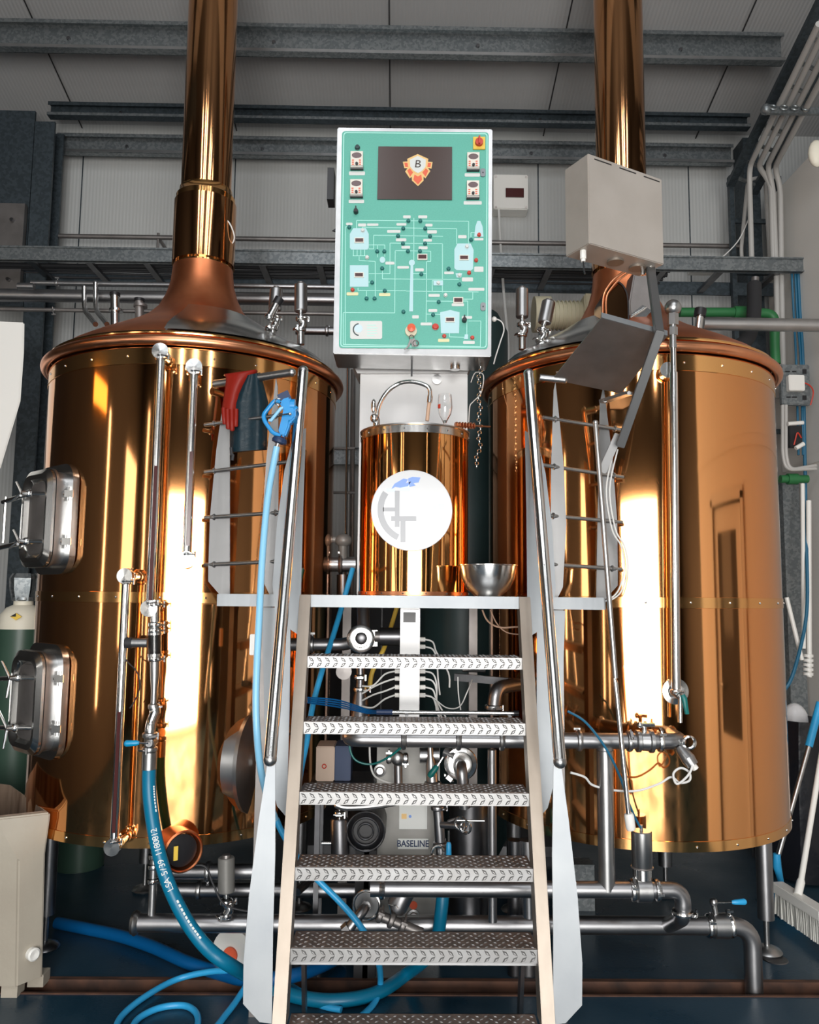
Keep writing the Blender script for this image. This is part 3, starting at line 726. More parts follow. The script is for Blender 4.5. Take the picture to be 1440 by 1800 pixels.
sh = build(MB().prism(SQ, nn*.003), 'shelf', 'steel_dull', bx)
e_ = (SQ[0]-SQ[3]).normalized()
build(MB().prism([SQ[0], SQ[1], SQ[1]+V((0, 0, .018)), SQ[0]+V((0, 0, .018))], -e_*.004), 'shelf_lip', 'steel_sheet', sh)
# loose cables hanging by the railing
m = MB()
for k, x in enumerate((1088, 1094)):
    m.tube(crom([P(x-8, 790, 2.93), P(x-22, 860, 2.94), P(x-12, 930, 2.96), P(x+4, 960, 2.97), P(x+10, 1000, 2.97), P(x-2, 1040, 2.95), P(x-25, 1058, 2.93)], 6), .003, 6)
one(m, 'cable_loop', 'cable_white', 'two thin pale cables looping down beside the right railing', 'cable')
# thin steel rod leaning at the right railing
t = thing('cleaning_rod', 'long thin steel rod with white plastic end leaning on the right railing', 'rod', P(1110, 1455, 2.86))
m = MB().tube([P(1047, 745, 2.88), P(1082, 1192, 2.86)], .0095, 12).ball(P(1047, 743, 2.88), .011, n=12)
build(m, 'upper_tube', 'steel_satin', t)
m = MB().tube([P(1080, 1190, 2.86), P(1082, 1200, 2.86), P(1106, 1440, 2.86)], [.0055, .009, .0085], 12)
build(m, 'lower_tube', 'steel_polished', t)
build(MB().tube([P(1105, 1430, 2.86), P(1106, 1434, 2.86), P(1109, 1455, 2.86), P(1110, 1459, 2.86)], [.014, .017, .017, .014], 14), 'rod_end', 'white_plastic', t)

# ================================================================== CENTRE: KETTLE, SIGN, BACKSPLASH, TAP
KC = V((.060, 3.36, 0)); KR = .229
kt = thing('hot_liquor_vessel', 'small copper drum on the platform bearing a round white sign', 'tank', (KC.x, KC.y, 1.5))
build(MB().lathe([(0, 1.5), (KR, 1.5), (KR, 2.185), (KR-.01, 2.185)], KC, n=96), 'body', 'kettle_clad', kt)
for z0, z1, nme in ((1.501, 1.517, 'bottom_band'), (2.150, 2.182, 'top_band')):
    build(MB().lathe([(KR, z0), (KR+.003, z0+.001), (KR+.003, z1-.001), (KR, z1)], KC, n=96), nme, 'copper_rim' if z0 < 2 else 'steel_polished', kt)
    m = MB()
    for k in range(16):
        a = 2*PI*(k+.5)/16; m.ball((KC.x+(KR+.003)*math.cos(a), KC.y+(KR+.003)*math.sin(a), (z0+z1)/2), .004, n=8)
    build(m, 'rivets', 'steel_polished', kt)
build(MB().lathe([(0, 2.183), (KR+.006, 2.183), (KR+.006, 2.189), (0, 2.189)], KC, n=96), 'top_plate', 'steel_satin', kt)
# sign
SC = P(724, 897, KC.y-KR-.024)
sg = thing('round_sign', 'round white glossy sign with grey and blue logo on the small copper drum', 'sign', SC)
SR = px(72, SC.y)
build(MB().lathe([(0, 0), (SR-.002, 0), (SR, .002), (SR, .014), (0, .02)], SC, (0, 1, 0), 72), 'disc', 'white_gloss', sg)
build(MB().cyl(SC+V((0, .012, 0)), SC+V((0, .03, 0)), .05), 'mount', 'black', sg)
def S(u, v, o=.0012): return P(560+u/3.75, 600+v/3.75, SC.y)+V((0, -o, 0))     # on the sign plane
def flat(m, poly, th=.001): m.prism(poly, (0, th, 0)); return m
m = MB()
cc = (610, 1110)
arc = []
for i in range(15):
    a = math.radians(213-(213-113)*0 - i*(-7.0)); arc.append(a)
def arcband(m, c, r0, r1, a0, a1, k=16):
    for i in range(k):
        t0, t1 = math.radians(a0+(a1-a0)*i/k), math.radians(a0+(a1-a0)*(i+1)/k)
        q = [(c[0]+r*math.cos(t), c[1]-r*math.sin(t)) for r, t in ((r0, t0), (r1, t0), (r1, t1), (r0, t1))]
        flat(m, [S(*w) for w in q])
arcband(m, (610, 1110), 180, 222, 146, 245)
for x0, y0, x1, y1 in ((425, 1095, 503, 1122), (503, 985, 535, 1152), (503, 1186, 535, 1225), (478, 1152, 645, 1186), (540, 1186, 574, 1325)): flat(m, [S(x0, y0), S(x1, y0), S(x1, y1), S(x0, y1)])
build(m, 'logo_grey', 'grey_print', sg)
m = MB(); random.seed(3)
for poly in ([(480, 975), (500, 940), (560, 905), (590, 910), (575, 935), (610, 925), (590, 955), (540, 965), (505, 960)], [(590, 905), (620, 893), (672, 898), (660, 930), (625, 935), (640, 950), (600, 960)]): flat(m, [S(*w) for w in poly])
build(m, 'logo_blue', 'blue_print', sg)
m = MB()
for x0, y0, x1, y1 in ((750, 1080, 782, 1170), (790, 1070, 832, 1110), (790, 1118, 826, 1175), (540, 950, 600, 985), (450, 972, 505, 990)): flat(m, [S(x0, y0, .0008), S(x1, y0, .0008), S(x1, y1, .0008), S(x0, y1, .0008)])
build(m, 'logo_pale_blue', 'paleblue_print', sg)
# backsplash and stand of the control cabinet
YS = 3.62
bs = thing('backsplash_cabinet', 'brushed steel splash cabinet behind the tap, below the turquoise control cabinet', 'cabinet', (.05, YS+.1, 1.5))
x0, x1 = P(632, 750, YS).x, P(822, 750, YS).x; z1 = P(727, 652, YS).z
build(MB().bb(x0, x1, YS, YS+.16, 1.5, z1), 'housing', 'bright_sheet', bs, bevel=.003)
m = MB().prism([P(619, 637, YS-.02), P(831, 637, YS-.02), P(822, 656, YS-.02), P(628, 656, YS-.02)], (0, .19, 0))
build(m, 'top_tray', 'bright_sheet', bs)
m = MB().lathe([(0, 0), (.019, 0), (.023, -.006), (.023, -.014), (0, -.016)], P(768, 668, YS), (0, 1, 0), 24)
build(m, 'button', 'steel_satin', bs)
# tap
KT = 2.19
q = P(662, 745, 3.30)
tp = thing('swan_neck_tap', 'chrome swan neck tap with lever on top of the small copper drum', 'tap', (q.x, q.y, KT))
q = V((q.x, q.y, KT))
m = MB().lathe([(.019, 0), (.019, .008), (.014, .012), (.014, .05), (.011, .055)], q, n=20)
path = crom([q+V((0, 0, .05)), P(667, 712, 3.30), P(680, 690, 3.30), P(700, 675, 3.30), P(722, 671, 3.28), P(745, 676, 3.27), P(755, 684, 3.27), P(756, 700, 3.27)], 6)
m.tube(path, .0088, 14); build(m, 'spout', 'steel_polished', tp)
build(MB().cyl(P(756, 696, 3.27), P(755, 708, 3.27), .0115, 14), 'spout_nut', 'steel_polished', tp)
build(MB().tube([P(755, 706, 3.27), P(753, 720, 3.27), P(751, 740, 3.27)], .0078, 12), 'nozzle_hose', 'hose_tan', tp)
build(MB().ball(P(658, 735, 3.29), .017, (1, 1, 1.2), n=16).ball(P(657, 714, 3.285), .012, (.9, .8, 2.6), n=14), 'tap_lever', 'steel_polished', tp)
# glass
q = P(782, 748, 3.25)
bg = thing('beer_glass', 'empty clear stemmed beer glass standing right of the tap', 'glass', (q.x, q.y, KT))
gp = [(.0, 0), (.024, 0), (.024, .003), (.005, .008), (.004, .020), (.010, .032), (.026, .062), (.031, .09), (.0295, .12), (.0265, .145), (.0250, .145), (.028, .12), (.0293, .09), (.0243, .063), (.008, .036), (.0, .033)]
build(MB().lathe(gp, V((q.x, q.y, KT)), n=32), 'bowl', 'glass', bg)
build(MB().lathe([(.0262, .083), (.0316, .084), (.0316, .10), (.0262, .101)], V((q.x, q.y, KT)), n=10, a0=math.radians(200), a1=math.radians(232)), 'printed_mark', 'red', bg)
# small copper fitting beside the drum
m = MB(); a, b = P(800, 747, 3.36), P(862, 750, 3.40)
m.cyl(a, b, .004, 8)
for k in range(7): q = a.lerp(b, .05+.08*k); m.torus(q, tuple(b-a), .011, .004, 14, 6)
m.cyl(a, a.lerp(b, .12), .012, 12)
one(m, 'spring_fitting', 'copper_rim', 'small copper coil and rod joining the copper drum to the right tank', 'fitting')
# steel mixing bowl
q = V((P(858, 1045, 3.12).x, 3.12, 1.5))
bp_ = [(0, 0), (.05, 0), (.055, .004), (.085, .03), (.104, .07), (.112, .118), (.116, .12), (.116, .123), (.110, .123), (.100, .07), (.082, .034), (.05, .008), (0, .006)]
one(MB().lathe(bp_, q, n=56), 'mixing_bowl', 'steel_polished', 'shiny stainless mixing bowl on the platform right of the small copper drum', 'bowl')

# ================================================================== CONTROL CABINET
YP = 3.34
cc_ = thing('control_cabinet', 'tall turquoise brewing control cabinet with dark screen and process diagram', 'control cabinet', (.045, YP+.12, 2.53))
def U(u, v, o=0.0): return P(560+u/3.912, 200+v/3.913, YP)+V((0, -o, 0))
corners = [U(130, 92), U(1197, 104), U(1188, 1672), U(100, 1650)]
m = MB().prism(corners, (0, .22, 0)); build(m, 'housing', 'steel_satin', cc_, bevel=.004)
def rr(u0, v0, u1, v1, r, skew=True):
    out = []
    for (cx_, cy_, a0) in ((u1-r, v0+r, 0), (u0+r, v0+r, 90), (u0+r, v1-r, 180), (u1-r, v1-r, 270)):
        for k in range(5):
            a = math.radians(a0+22.5*k); out.append((cx_+r*math.cos(a), cy_-r*math.sin(a)))
    return out
def warp(u, v):        # the face outline leans a little
    t = (v-120)/1500.0; return (u-(22*t)*(1-(u-150)/1030.0)*1.0 - 6*t*((u-150)/1030.0), v+10*((u-150)/1030.0)*.8)
build(MB().prism([U(*warp(*w), .003) for w in rr(162, 122, 1170, 1612, 22)], (0, .004, 0)), 'face_plate', 'panel_teal', cc_)
# thin border line
m = MB()
o_ = [U(*warp(*w), .0042) for w in rr(172, 130, 1162, 1604, 20)]; i_ = [U(*warp(*w), .0042) for w in rr(178, 136, 1156, 1598, 16)]
for k in range(len(o_)): l = (k+1) % len(o_); m.prism([o_[k], o_[l], i_[l], i_[k]], (0, .001, 0))
build(m, 'border_line', 'line_pale', cc_)
# screen with emblem
sc = build(MB().prism([U(412, 232, .009), U(918, 235, .009), U(918, 598, .009), U(404, 594, .009)], (0, .006, 0)), 'screen', 'screen_brown', cc_)
def poly(m, pts, o=.0105, th=.001): return m.prism([U(x, y, o) for x, y in pts], (0, th, 0))
sh_out = [(682, 285), (755, 318), (752, 338), (784, 340), (776, 385), (752, 380), (768, 402), (735, 452), (722, 440), (722, 468), (684, 505), (643, 468), (640, 440), (628, 452), (596, 405), (612, 382), (590, 382), (580, 338), (612, 336), (610, 318)]
build(poly(MB(), sh_out, .0095), 'emblem_outline', 'gold', sc)
m = MB()
for pp in ([(590, 346), (612, 346), (616, 374), (597, 374)], [(774, 348), (752, 346), (748, 374), (768, 376)], [(610, 398), (628, 384), (650, 412), (630, 440)], [(755, 400), (738, 384), (714, 412), (736, 440)], [(660, 426), (684, 440), (706, 426), (712, 462), (684, 494), (652, 462)]): poly(m, pp, .0105)
build(m, 'emblem_red', 'orange_red', sc)
build(poly(MB(), [(682, 292), (746, 322), (744, 375), (720, 405), (684, 428), (646, 405), (622, 375), (620, 322)], .0108), 'emblem_gold_edge', 'gold', sc)
build(poly(MB(), [(682, 299), (738, 326), (736, 372), (714, 400), (684, 419), (652, 400), (630, 372), (628, 326)], .0120), 'emblem_shield', 'label_white', sc)
m = MB(); lettering(m, 'B', U(683, 358, .0135), .050, italic=.12, sx=1.05)
build(m, 'emblem_letter', 'screen_brown', sc)
# meters
for (u, v) in ((265, 332), (262, 524), (1062, 340), (1060, 533)):
    g = build(MB().prism([U(u-42, v-55, .024), U(u+42, v-55, .024), U(u+42, v+55, .024), U(u-42, v+55, .024)], (0, .022, 0)), 'frequency_meter', 'meter_face', cc_)
    build(MB().prism([U(u-44, v+46, .025), U(u+44, v+46, .025), U(u+44, v+62, .020), U(u-44, v+62, .020)], (0, .018, 0)), 'meter_base', 'black', g)
    build(MB().prism([U(u+34*math.cos(a*PI/8), v-26+19*math.sin(a*PI/8), .0255) for a in range(16)], (0, .002, 0)), 'display', 'display_dark', g)
    m = MB()
    for a in range(3):
        for b in (-26, 22):
            m.prism([U(u+b-7, v+4+14*a, .025), U(u+b+7, v+4+14*a, .025), U(u+b+7, v+11+14*a, .025), U(u+b-7, v+11+14*a, .025)], (0, .001, 0))
    build(m, 'keys', 'orange_red', g)
    build(MB().lathe([(0, 0), (.0065, 0), (.006, -.008), (0, -.008)], U(u, v+34, .025), (0, 1, 0), 12), 'dial', 'black', g)
def lab(u0, v0, u1, v1, material='label_white', name='label_plate'):
    return build(MB().prism([U(*w, .0045) for w in rr(u0, v0, u1, v1, min(6, (v1-v0)/3))], (0, .002, 0)), name, material, cc_)
for a in ((210, 400, 320, 426), (208, 594, 314, 618), (1005, 412, 1110, 436), (998, 604, 1122, 628), (582, 702, 634, 722), (686, 702, 748, 722), (536, 755, 604, 772), (735, 760, 784, 778),
          (472, 802, 564, 822), (748, 804, 814, 826), (532, 860, 604, 880), (720, 864, 780, 882), (570, 912, 630, 930), (688, 915, 750, 935), (190, 752, 234, 770), (272, 758, 328, 778), (334, 758, 412, 774),
          (460, 1020, 522, 1040), (542, 1050, 622, 1068), (664, 1066, 724, 1086), (960, 838, 1018, 860), (1070, 1054, 1134, 1090), (986, 1128, 1062, 1156), (864, 1088, 930, 1106), (1030, 1200, 1140, 1220),
          (756, 1242, 834, 1262), (756, 1345, 816, 1366), (702, 1438, 780, 1458), (644, 1388, 690, 1410), (916, 1306, 1000, 1326), (985, 1394, 1056, 1412), (994, 1564, 1074, 1586), (1070, 858, 1134, 874)):
    lab(*a)
for a in ((194, 1230, 274, 1252), (416, 1236, 494, 1256), (822, 1550, 900, 1572)): lab(*a, material='label_yellow')
# diagram vessels
def vessel(pts, dv, nm='diagram_vessel'):
    g = build(MB().prism([U(x, y, .0048) for x, y in pts], (0, .002, 0)), nm, 'label_blue', cc_)
    u, v = dv
    r = build(MB().prism([U(u-32, v-18, .010), U(u+32, v-18, .010), U(u+32, v+17, .010), U(u-32, v+17, .010)], (0, .006, 0)), 'display_frame', 'meter_face', g)
    build(MB().prism([U(u-27, v-12, .011), U(u+27, v-12, .011), U(u+27, v+11, .011), U(u-27, v+11, .011)], (0, .002, 0)), 'display', 'display_dark', g)
vessel([(240, 790), (326, 790), (346, 830), (346, 925), (336, 938), (226, 938), (216, 925), (216, 830)], (281, 876))
vessel([(216, 1045), (344, 1045), (344, 1192), (216, 1192)], (279, 1114))
vessel([(956, 895), (1046, 895), (1066, 940), (1062, 1070), (1046, 1082), (948, 1078), (934, 1065), (934, 935)], (1000, 995))
vessel([(836, 1368), (905, 1352), (970, 1368), (966, 1512), (842, 1512)], (904, 1421))
for (u, v) in ((714, 990), (960, 1287)):
    r = build(MB().prism([U(u-34, v-20, .010), U(u+34, v-20, .010), U(u+34, v+20, .010), U(u-34, v+20, .010)], (0, .006, 0)), 'digital_display', 'meter_face', cc_)
    build(MB().prism([U(u-28, v-14, .011), U(u+28, v-14, .011), U(u+28, v+13, .011), U(u-28, v+13, .011)], (0, .002, 0)), 'display', 'display_dark', r)
# flow lines: many thin strips, one printed diagram
m = MB()
def ln(pts, w=4):
    for (a, b) in zip(pts, pts[1:]):
        if abs(a[0]-b[0]) < abs(a[1]-b[1]): q = [(a[0]-w/2, a[1]), (a[0]+w/2, a[1]), (b[0]+w/2, b[1]), (b[0]-w/2, b[1])]
        else: q = [(a[0], a[1]-w/2), (b[0], b[1]-w/2), (b[0], b[1]+w/2), (a[0], a[1]+w/2)]
        m.prism([U(x, y, .0042) for x, y in q], (0, .001, 0))
ln([(262, 790), (262, 736), (1032, 742), (1032, 900)]); ln([(300, 790), (300, 784), (950, 794), (950, 900)]); ln([(346, 932), (380, 932), (380, 838), (856, 846)])
ln([(346, 905), (456, 905), (456, 985)]); ln([(492, 1102), (492, 892), (852, 896), (852, 1230)]); ln([(524, 1370), (528, 944), (772, 948), (772, 1018), (744, 1018), (740, 1435)])
ln([(346, 1102), (492, 1102)]); ln([(440, 1080), (440, 1138), (964, 1142)]); ln([(390, 1290), (390, 1018), (280, 1012), (280, 985)]); ln([(184, 1588), (186, 780), (216, 780)]); ln([(170, 1370), (524, 1372)])
ln([(170, 1370), (170, 1588), (1112, 1604), (1116, 1428), (1030, 1428)]); ln([(656, 720), (656, 1010)]); ln([(600, 1222), (1100, 1228)]); ln([(272, 1200), (272, 1218), (600, 1220)]); ln([(740, 1290), (930, 1292)])
ln([(990, 1290), (1026, 1290), (1026, 1400)]); ln([(744, 1380), (840, 1382)]); ln([(782, 1225), (782, 1150), (852, 1150)]); ln([(1060, 1228), (1060, 1278), (990, 1278)]); ln([(900, 1512), (900, 1536), (1010, 1540)])
ln([(330, 1222), (330, 1270)]); ln([(1048, 870), (1048, 820), (1090, 820)]); ln([(650, 1102), (740, 1102)]); ln([(344, 1160), (368, 1160)]); ln([(1020, 1420), (1020, 1530)])
for k in range(4): ln([(240+26*k, 938), (240+26*k, 980)])
ln([(236, 980), (325, 980)]); ln([(406, 905), (406, 990)])
build(m, 'flow_lines', 'line_pale', cc_)
m = MB(); m.prism([U(633, 1040, .005), U(652, 1040, .005), U(650, 1362, .005), U(624, 1362, .005)], (0, .001, 0))
m.prism([U(642+21*math.cos(a*PI/8), 1028+21*math.sin(a*PI/8), .0055) for a in range(16)], (0, .001, 0)); m.prism([U(440+19*math.cos(a*PI/8), 1008+22*math.sin(a*PI/8), .0055) for a in range(16)], (0, .001, 0))
m.prism([U(790, 1150, .0055), U(856, 1152, .0055), U(856, 1184, .0055), U(790, 1184, .0055)], (0, .001, 0)); m.prism([U(942, 1100, .0055), U(988, 1100, .0055), U(980, 1130, .0055), U(950, 1130, .0055)], (0, .001, 0))
m.prism([U(1078, 780, .0055), U(1092, 740, .0055), U(1112, 740, .0055), U(1128, 780, .0055), U(1134, 850, .0055), U(1070, 850, .0055)], (0, .001, 0)); m.prism([U(1006, 1520, .0055), U(1028, 1520, .0055), U(1028, 1552, .0055), U(1000, 1552, .0055)], (0, .001, 0))
build(m, 'diagram_column', 'label_blue', cc_)
# push buttons
def button(u, v, material, r=.0036, nm='push_button'):
    r *= 2.1
    return build(MB().lathe([(r*1.2, 0), (r*1.25, -.004), (r, -.005), (r*.95, -.013), (0, -.014)], U(u, v, .003), (0, 1, 0), 14), nm, material, cc_)
for (u, v) in ((618, 742), (700, 742), (583, 794), (734, 794), (547, 845), (767, 847), (581, 897), (733, 898), (615, 950), (698, 950), (212, 786), (404, 952), (453, 952), (438, 1068), (707, 1107),
               (369, 1165), (331, 1275), (386, 1275), (456, 1222), (584, 1366), (894, 1071), (968, 1178), (826, 1298), (788, 1386), (1048, 872)):
    button(u, v, 'handle_green', .0034)
for (u, v) in ((1083, 1012), (1035, 1098), (235, 1215), (864, 1532), (1057, 1543), (1103, 838)): button(u, v, 'red', .0034)
for (u, v) in ((335, 993), (305, 808), (1020, 918), (873, 1252), (824, 1168), (968, 1115)): button(u, v, 'label_white', .0034)
button(268, 238, 'teal_vessel', .0046); button(804, 1468, 'red', .0056)
for (u, v) in ((258, 680), (1002, 1425)):
    g = build(MB().lathe([(.011, 0), (.011, -.010), (.009, -.022), (0, -.022)], U(u, v, .003), (0, 1, 0), 14), 'selector_knob', 'black', cc_)
    build(MB().box(U(u, v-8, .022), (.005, .012, .026)), 'knob_bar', 'black', g)
for (u, v) in ((1130, 410), (1131, 1330)):
    g = build(MB().prism([U(*w, .008) for w in rr(u-18, v-28, u+18, v+28, 14)], (0, .006, 0)), 'door_lock', 'steel_sheet', cc_)
    build(MB().cyl(U(u, v, .008), U(u, v, .010), .003, 10), 'keyhole', 'black', g)
g = build(MB().prism([U(1062, 168, .012), U(1145, 168, .012), U(1145, 252, .012), U(1062, 252, .012)], (0, .009, 0)), 'main_switch', 'yellow', cc_, bevel=.001)
build(MB().lathe([(0, 0), (.018, 0), (.017, -.014), (0, -.015)], U(1102, 210, .012), (0, 1, 0), 24).box(U(1102, 205, .030), (.007, .012, .034)), 'switch_knob', 'red', g)
g = build(MB().lathe([(0, 0), (.026, 0), (.025, -.012), (0, -.014)], U(636, 1500, .003), (0, 1, 0), 24), 'emergency_stop', 'ivory', cc_)
build(MB().lathe([(0, 0), (.010, 0), (.011, -.012), (.0175, -.016), (.0175, -.022), (0, -.027)], U(638, 1490, .017), (0, 1, 0), 20), 'stop_button', 'orange_red', g)
m = MB().torus(U(640, 1548, .02), (0, 1, .2), .010, .0018, 14, 6)
m.beam(U(645, 1560, .022), U(660, 1608, .022),   .020, .003, up=(0, 1, 0)); m.beam(U(636, 1562, .024), U(618, 1612, .024), .008, .003, up=(0, 1, 0)); m.beam(U(618, 1612, .024), U(590, 1635, .024), .005, .002, up=(0, 1, 0)); m.torus(U(668, 1590, .022), (0, 1, 0), .012, .0025, 14, 6)
ky = one(m, 'key_bunch', 'steel_dull', 'small bunch of keys hanging below the red emergency stop of the turquoise cabinet', 'keys')
# maker's plate with a globe mark
g = build(MB().prism([U(*w, .0065) for w in rr(218, 1428, 438, 1552, 12)], (0, .004, 0)), 'maker_plate', 'label_white', cc_)
m = MB()
m.prism([U(275+28*math.cos(a*PI/8), 1480+28*math.sin(a*PI/8), .0072) for a in range(16)], (0, .001, 0))
build(m, 'globe', 'paleblue_print', g)
m = MB()
for k in range(10):
    a0, a1 = math.radians(95+k*17), math.radians(95+(k+1)*17)
    m.prism([U(280+r*math.cos(t), 1488-r*math.sin(t), .0076) for r, t in ((36, a0), (44, a0), (44, a1), (36, a1))], (0, .001, 0))
build(m, 'globe_arc', 'teal_vessel', g)
m = MB()
for k, (w, h) in enumerate(((60, 4), (72, 4), (66, 4), (70, 4), (50, 4))): m.prism([U(335, 1456+18*k, .0072), U(335+w, 1456+18*k, .0072), U(335+w, 1456+h+18*k, .0072), U(335, 1456+h+18*k, .0072)], (0, .001, 0))
build(m, 'printed_lines', 'line_pale', g)
# neck of the cabinet and side handle
m = MB().bb(P(708, 640, 3.45).x, P(742, 640, 3.45).x, 3.42, 3.50, P(720, 652, 3.62).z, 2.56)
build(m, 'neck', 'steel_satin', cc_)
build(MB().bb(P(724, 640, 3.42).x-.004, P(724, 640, 3.42).x+.004, 3.414, 3.425, 2.46, 2.53), 'neck_gap', 'black', cc_)
build(MB().cyl(P(800, 628, 3.50), P(800, 650, 3.50), .022, 20), 'cable_tube', 'steel_satin', cc_)
build(MB().prism([P(584, 405, 3.45), P(596, 398, 3.45), P(596, 408, 3.45)], (0, .01, 0)).bb(-.345, -.315, 3.42, 3.5, 3.27, 3.42), 'hinge', 'black', cc_)

# ================================================================== THINGS ON THE WALL
def wallbox(x0, y0, x1, y1, Y, d, name, label, cat, material='white_plastic'):
    a, b = P(x0, y0, Y), P(x1, y1, Y); t = thing(name, label, cat, ((a.x+b.x)/2, Y+d/2, b.z))
    build(MB().bb(a.x, b.x, Y, Y+d, b.z, a.z), 'housing', material, t, bevel=.006); return t
t = wallbox(868, 306, 929, 368, 5.28, .12, 'fuse_box', 'white wall fuse box with dark window right of the control cabinet', 'fuse box')
a, b = P(889, 331, 5.275), P(921, 347, 5.275); build(MB().bb(a.x, b.x, 5.27, 5.28, b.z, a.z), 'window', 'display_dark', t)
m = MB()
for x, y in ((872, 310), (925, 311), (872, 364), (925, 364)): m.cyl(P(x, y, 5.28), P(x, y, 5.272), .008, 10)
build(m, 'screws', 'steel_dull', t)
one(MB().tube(crom([P(877, 369, 5.26), P(880, 430, 5.2), P(886, 520, 4.9), P(893, 600, 4.6), P(893, 640, 4.5)], 6), .009, 8), 'power_cable', 'cable_white', 'grey cable hanging down from the white fuse box', 'cable')
t = thing('wall_socket_plug', 'small white plug with looped cable at the lower right edge of the cabinet', 'plug', P(871, 560, 3.45))
build(MB().ball(P(869, 561, 3.45), .012, n=12), 'plug', 'white_plastic', t)
build(MB().tube(crom([P(871, 560, 3.45), P(882, 566, 3.45), P(886, 580, 3.46), P(880, 600, 3.48), P(872, 625, 3.5), P(868, 640, 3.5)], 6), .003, 6), 'cable', 'cable_white', t)
# thin horizontal pipe on brackets
t = thing('wall_pipe', 'thin dark steel pipe running level along the upper back wall', 'pipe', P(700, 424, 5.2))
za = P(700, 424, 5.2).z
build(MB().cyl((-3.9, 5.2, za), (P(1305, 434, 5.2).x, 5.2, za), .016, 12), 'pipe', 'steel_dull', t)
for x in (278, 1135): build(MB().cyl((P(x, 420, 5.2).x, 5.2, za-.24), (P(x, 420, 5.2).x, 5.2, za+.03), .009, 8).cyl((P(x, 420, 5.2).x, 5.2, za), (P(x, 420, 5.2).x, 5.4, za), .012, 8), 'bracket', 'steel_dull', t)
# cable tray
ty, tz = 4.95, P(700, 478, 4.95).z
ct = thing('cable_tray', 'galvanised cable ladder running the whole width behind the tanks', 'cable tray', (0, ty, tz))
x0, x1 = -3.6, P(1418, 470, ty).x
build(MB().bb(x0, x1, ty-.2, ty-.19, tz-.045, tz+.045).bb(x0, x1, ty-.21, ty-.17, tz+.035, tz+.045).bb(x0, x1, ty-.21, ty-.17, tz-.045, tz-.035), 'side_rail', 'galvanised', ct)
build(MB().bb(x0, x1, ty+.2, ty+.21, tz-.045, tz+.045), 'side_rail', 'galvanised_dark', ct)
for k in range(17):
    x = -3.4+k*.36
    if x < x1-.05: build(MB().bb(x-.02, x+.02, ty-.19, ty+.2, tz-.035, tz-.015), 'rung', 'steel_dark', ct)
m = MB(); random.seed(5)
for k in range(7):
    yy = ty-.13+.045*k
    m.tube(crom([(-3.5, yy, tz-.005)]+[(-3.5+i*.65, yy+random.uniform(-.012, .012), tz-.005+random.uniform(-.004, .010)) for i in range(1, 9)], 5), random.choice((.008, .012, .015)), 8)
setp(build(m, 'tray_cables', 'rubber', None), 'bundle of black cables lying in the long galvanised cable ladder', 'cables', kind='stuff')
# steel pipes left behind the tanks
def hpipe(name, label, y, Y, x0, x1, r, material='steel_pipe', yb=None, clamps=()):
    a, b = P(x0, y, Y), P(x1, yb or y, Y)
    t = thing(name, label, 'pipe', (a+b)/2-V((0, 0, r)))
    build(MB().cyl(a, V((b.x, b.y, a.z)), r, 20), 'pipe', material, t)
    for c in clamps:
        q = a.lerp(b, (c-x0)/(x1-x0)); q.z = a.z
        build(MB().clamp(q, (1, 0, 0), r, ang=c*.7), 'clamp', 'steel_satin', t)
    return t, a, b
hpipe('steam_pipe', 'thick shiny insulated steel pipe behind the left tank at cable ladder height', 518, 4.6, -40, 590, .038, 'steel_pipe')
hpipe('water_pipe', 'slim steel pipe just above the thick insulated pipe behind the left tank', 497, 4.5, 55, 590, .014, clamps=(100, 168, 395))
hpipe('water_pipe', 'short steel pipe with end cap at the far left above the tank', 503, 4.48, 32, 60, .020)
hpipe('water_pipe', 'slim dark steel pipe below the thick insulated pipe behind the left tank', 543, 4.6, -40, 590, .012, 'steel_dull', clamps=(95,))
hpipe('water_pipe', 'steel pipe leaving rightwards between left tank dome and cabinet', 581, 4.4, 520, 600, .024, clamps=(575,))
for x, lb in ((148, 'left'), (168, 'right')):
    y0 = 504 if x == 148 else 497
    one(MB().tube(bendp([P(x, y0, 4.45), P(x, 545, 4.45), P(x+20, 570, 4.2)], .08), .014, 12), 'drop_pipe', 'steel_polished', '%s one of two bent steel pipes dropping to the left tank dome' % lb, 'pipe', 'bent pipes over the left dome')
# small nozzles on left dome
for (x, y, lb, h, mt) in ((204, 548, 'leftmost small steel nozzle with black cap on the left dome', 28, 'steel_polished'), (247, 540, 'flat black capped port on the left dome left of the flue', 10, 'steel_dull')):
    a = P(x, y, 3.9); b = P(x-2, y-h, 3.9)
    t = thing('dome_nozzle', lb, 'nozzle', a)
    build(MB().cyl(a-V((0, 0, .08)), b, .022, 18).cyl(a, a+V((0, 0, .012)), .034, 18), 'neck', mt, t); build(MB().cyl(b, b+V((0, 0, .014)), .026, 18), 'cap', 'black', t)
def actuator(x, y0, y1, Y, r, label, tilt=0, fit=True, material='steel_satin', name='valve_actuator', base=60):
    """pneumatic valve head: cylinder, cap, stem and clamp fittings underneath"""
    a, b = P(x+tilt, y0, Y), P(x, y1, Y); t = thing(name, label, 'valve', b); u = (a-b).normalized()
    build(MB().tube([b, b+u*.004, a-u*.004, a], [r*.9, r, r, r*.9], 24), 'cylinder', material, t)
    build(MB().lathe([(0, 0), (r*.55, 0), (r*.5, .010), (0, .012)], a, tuple(u), 16), 'cap', 'steel_dull', t)
    if fit:
        m = MB().cyl(b, b-u*.03, r*.35, 12).clamp(b-u*.035, tuple(u), r*.62, ang=1).tube(crom([b-u*.035, b-u*.06+V((.012, 0, 0)), b-u*.085], 5), r*.6, 12).clamp(b-u*.085, tuple(u), r*.6, ang=-1)
        m.cyl(b-u*.085, b-u*(.085+base*.001), r*.55, 12)
        build(m, 'fitting', 'steel_polished', t)
    return t
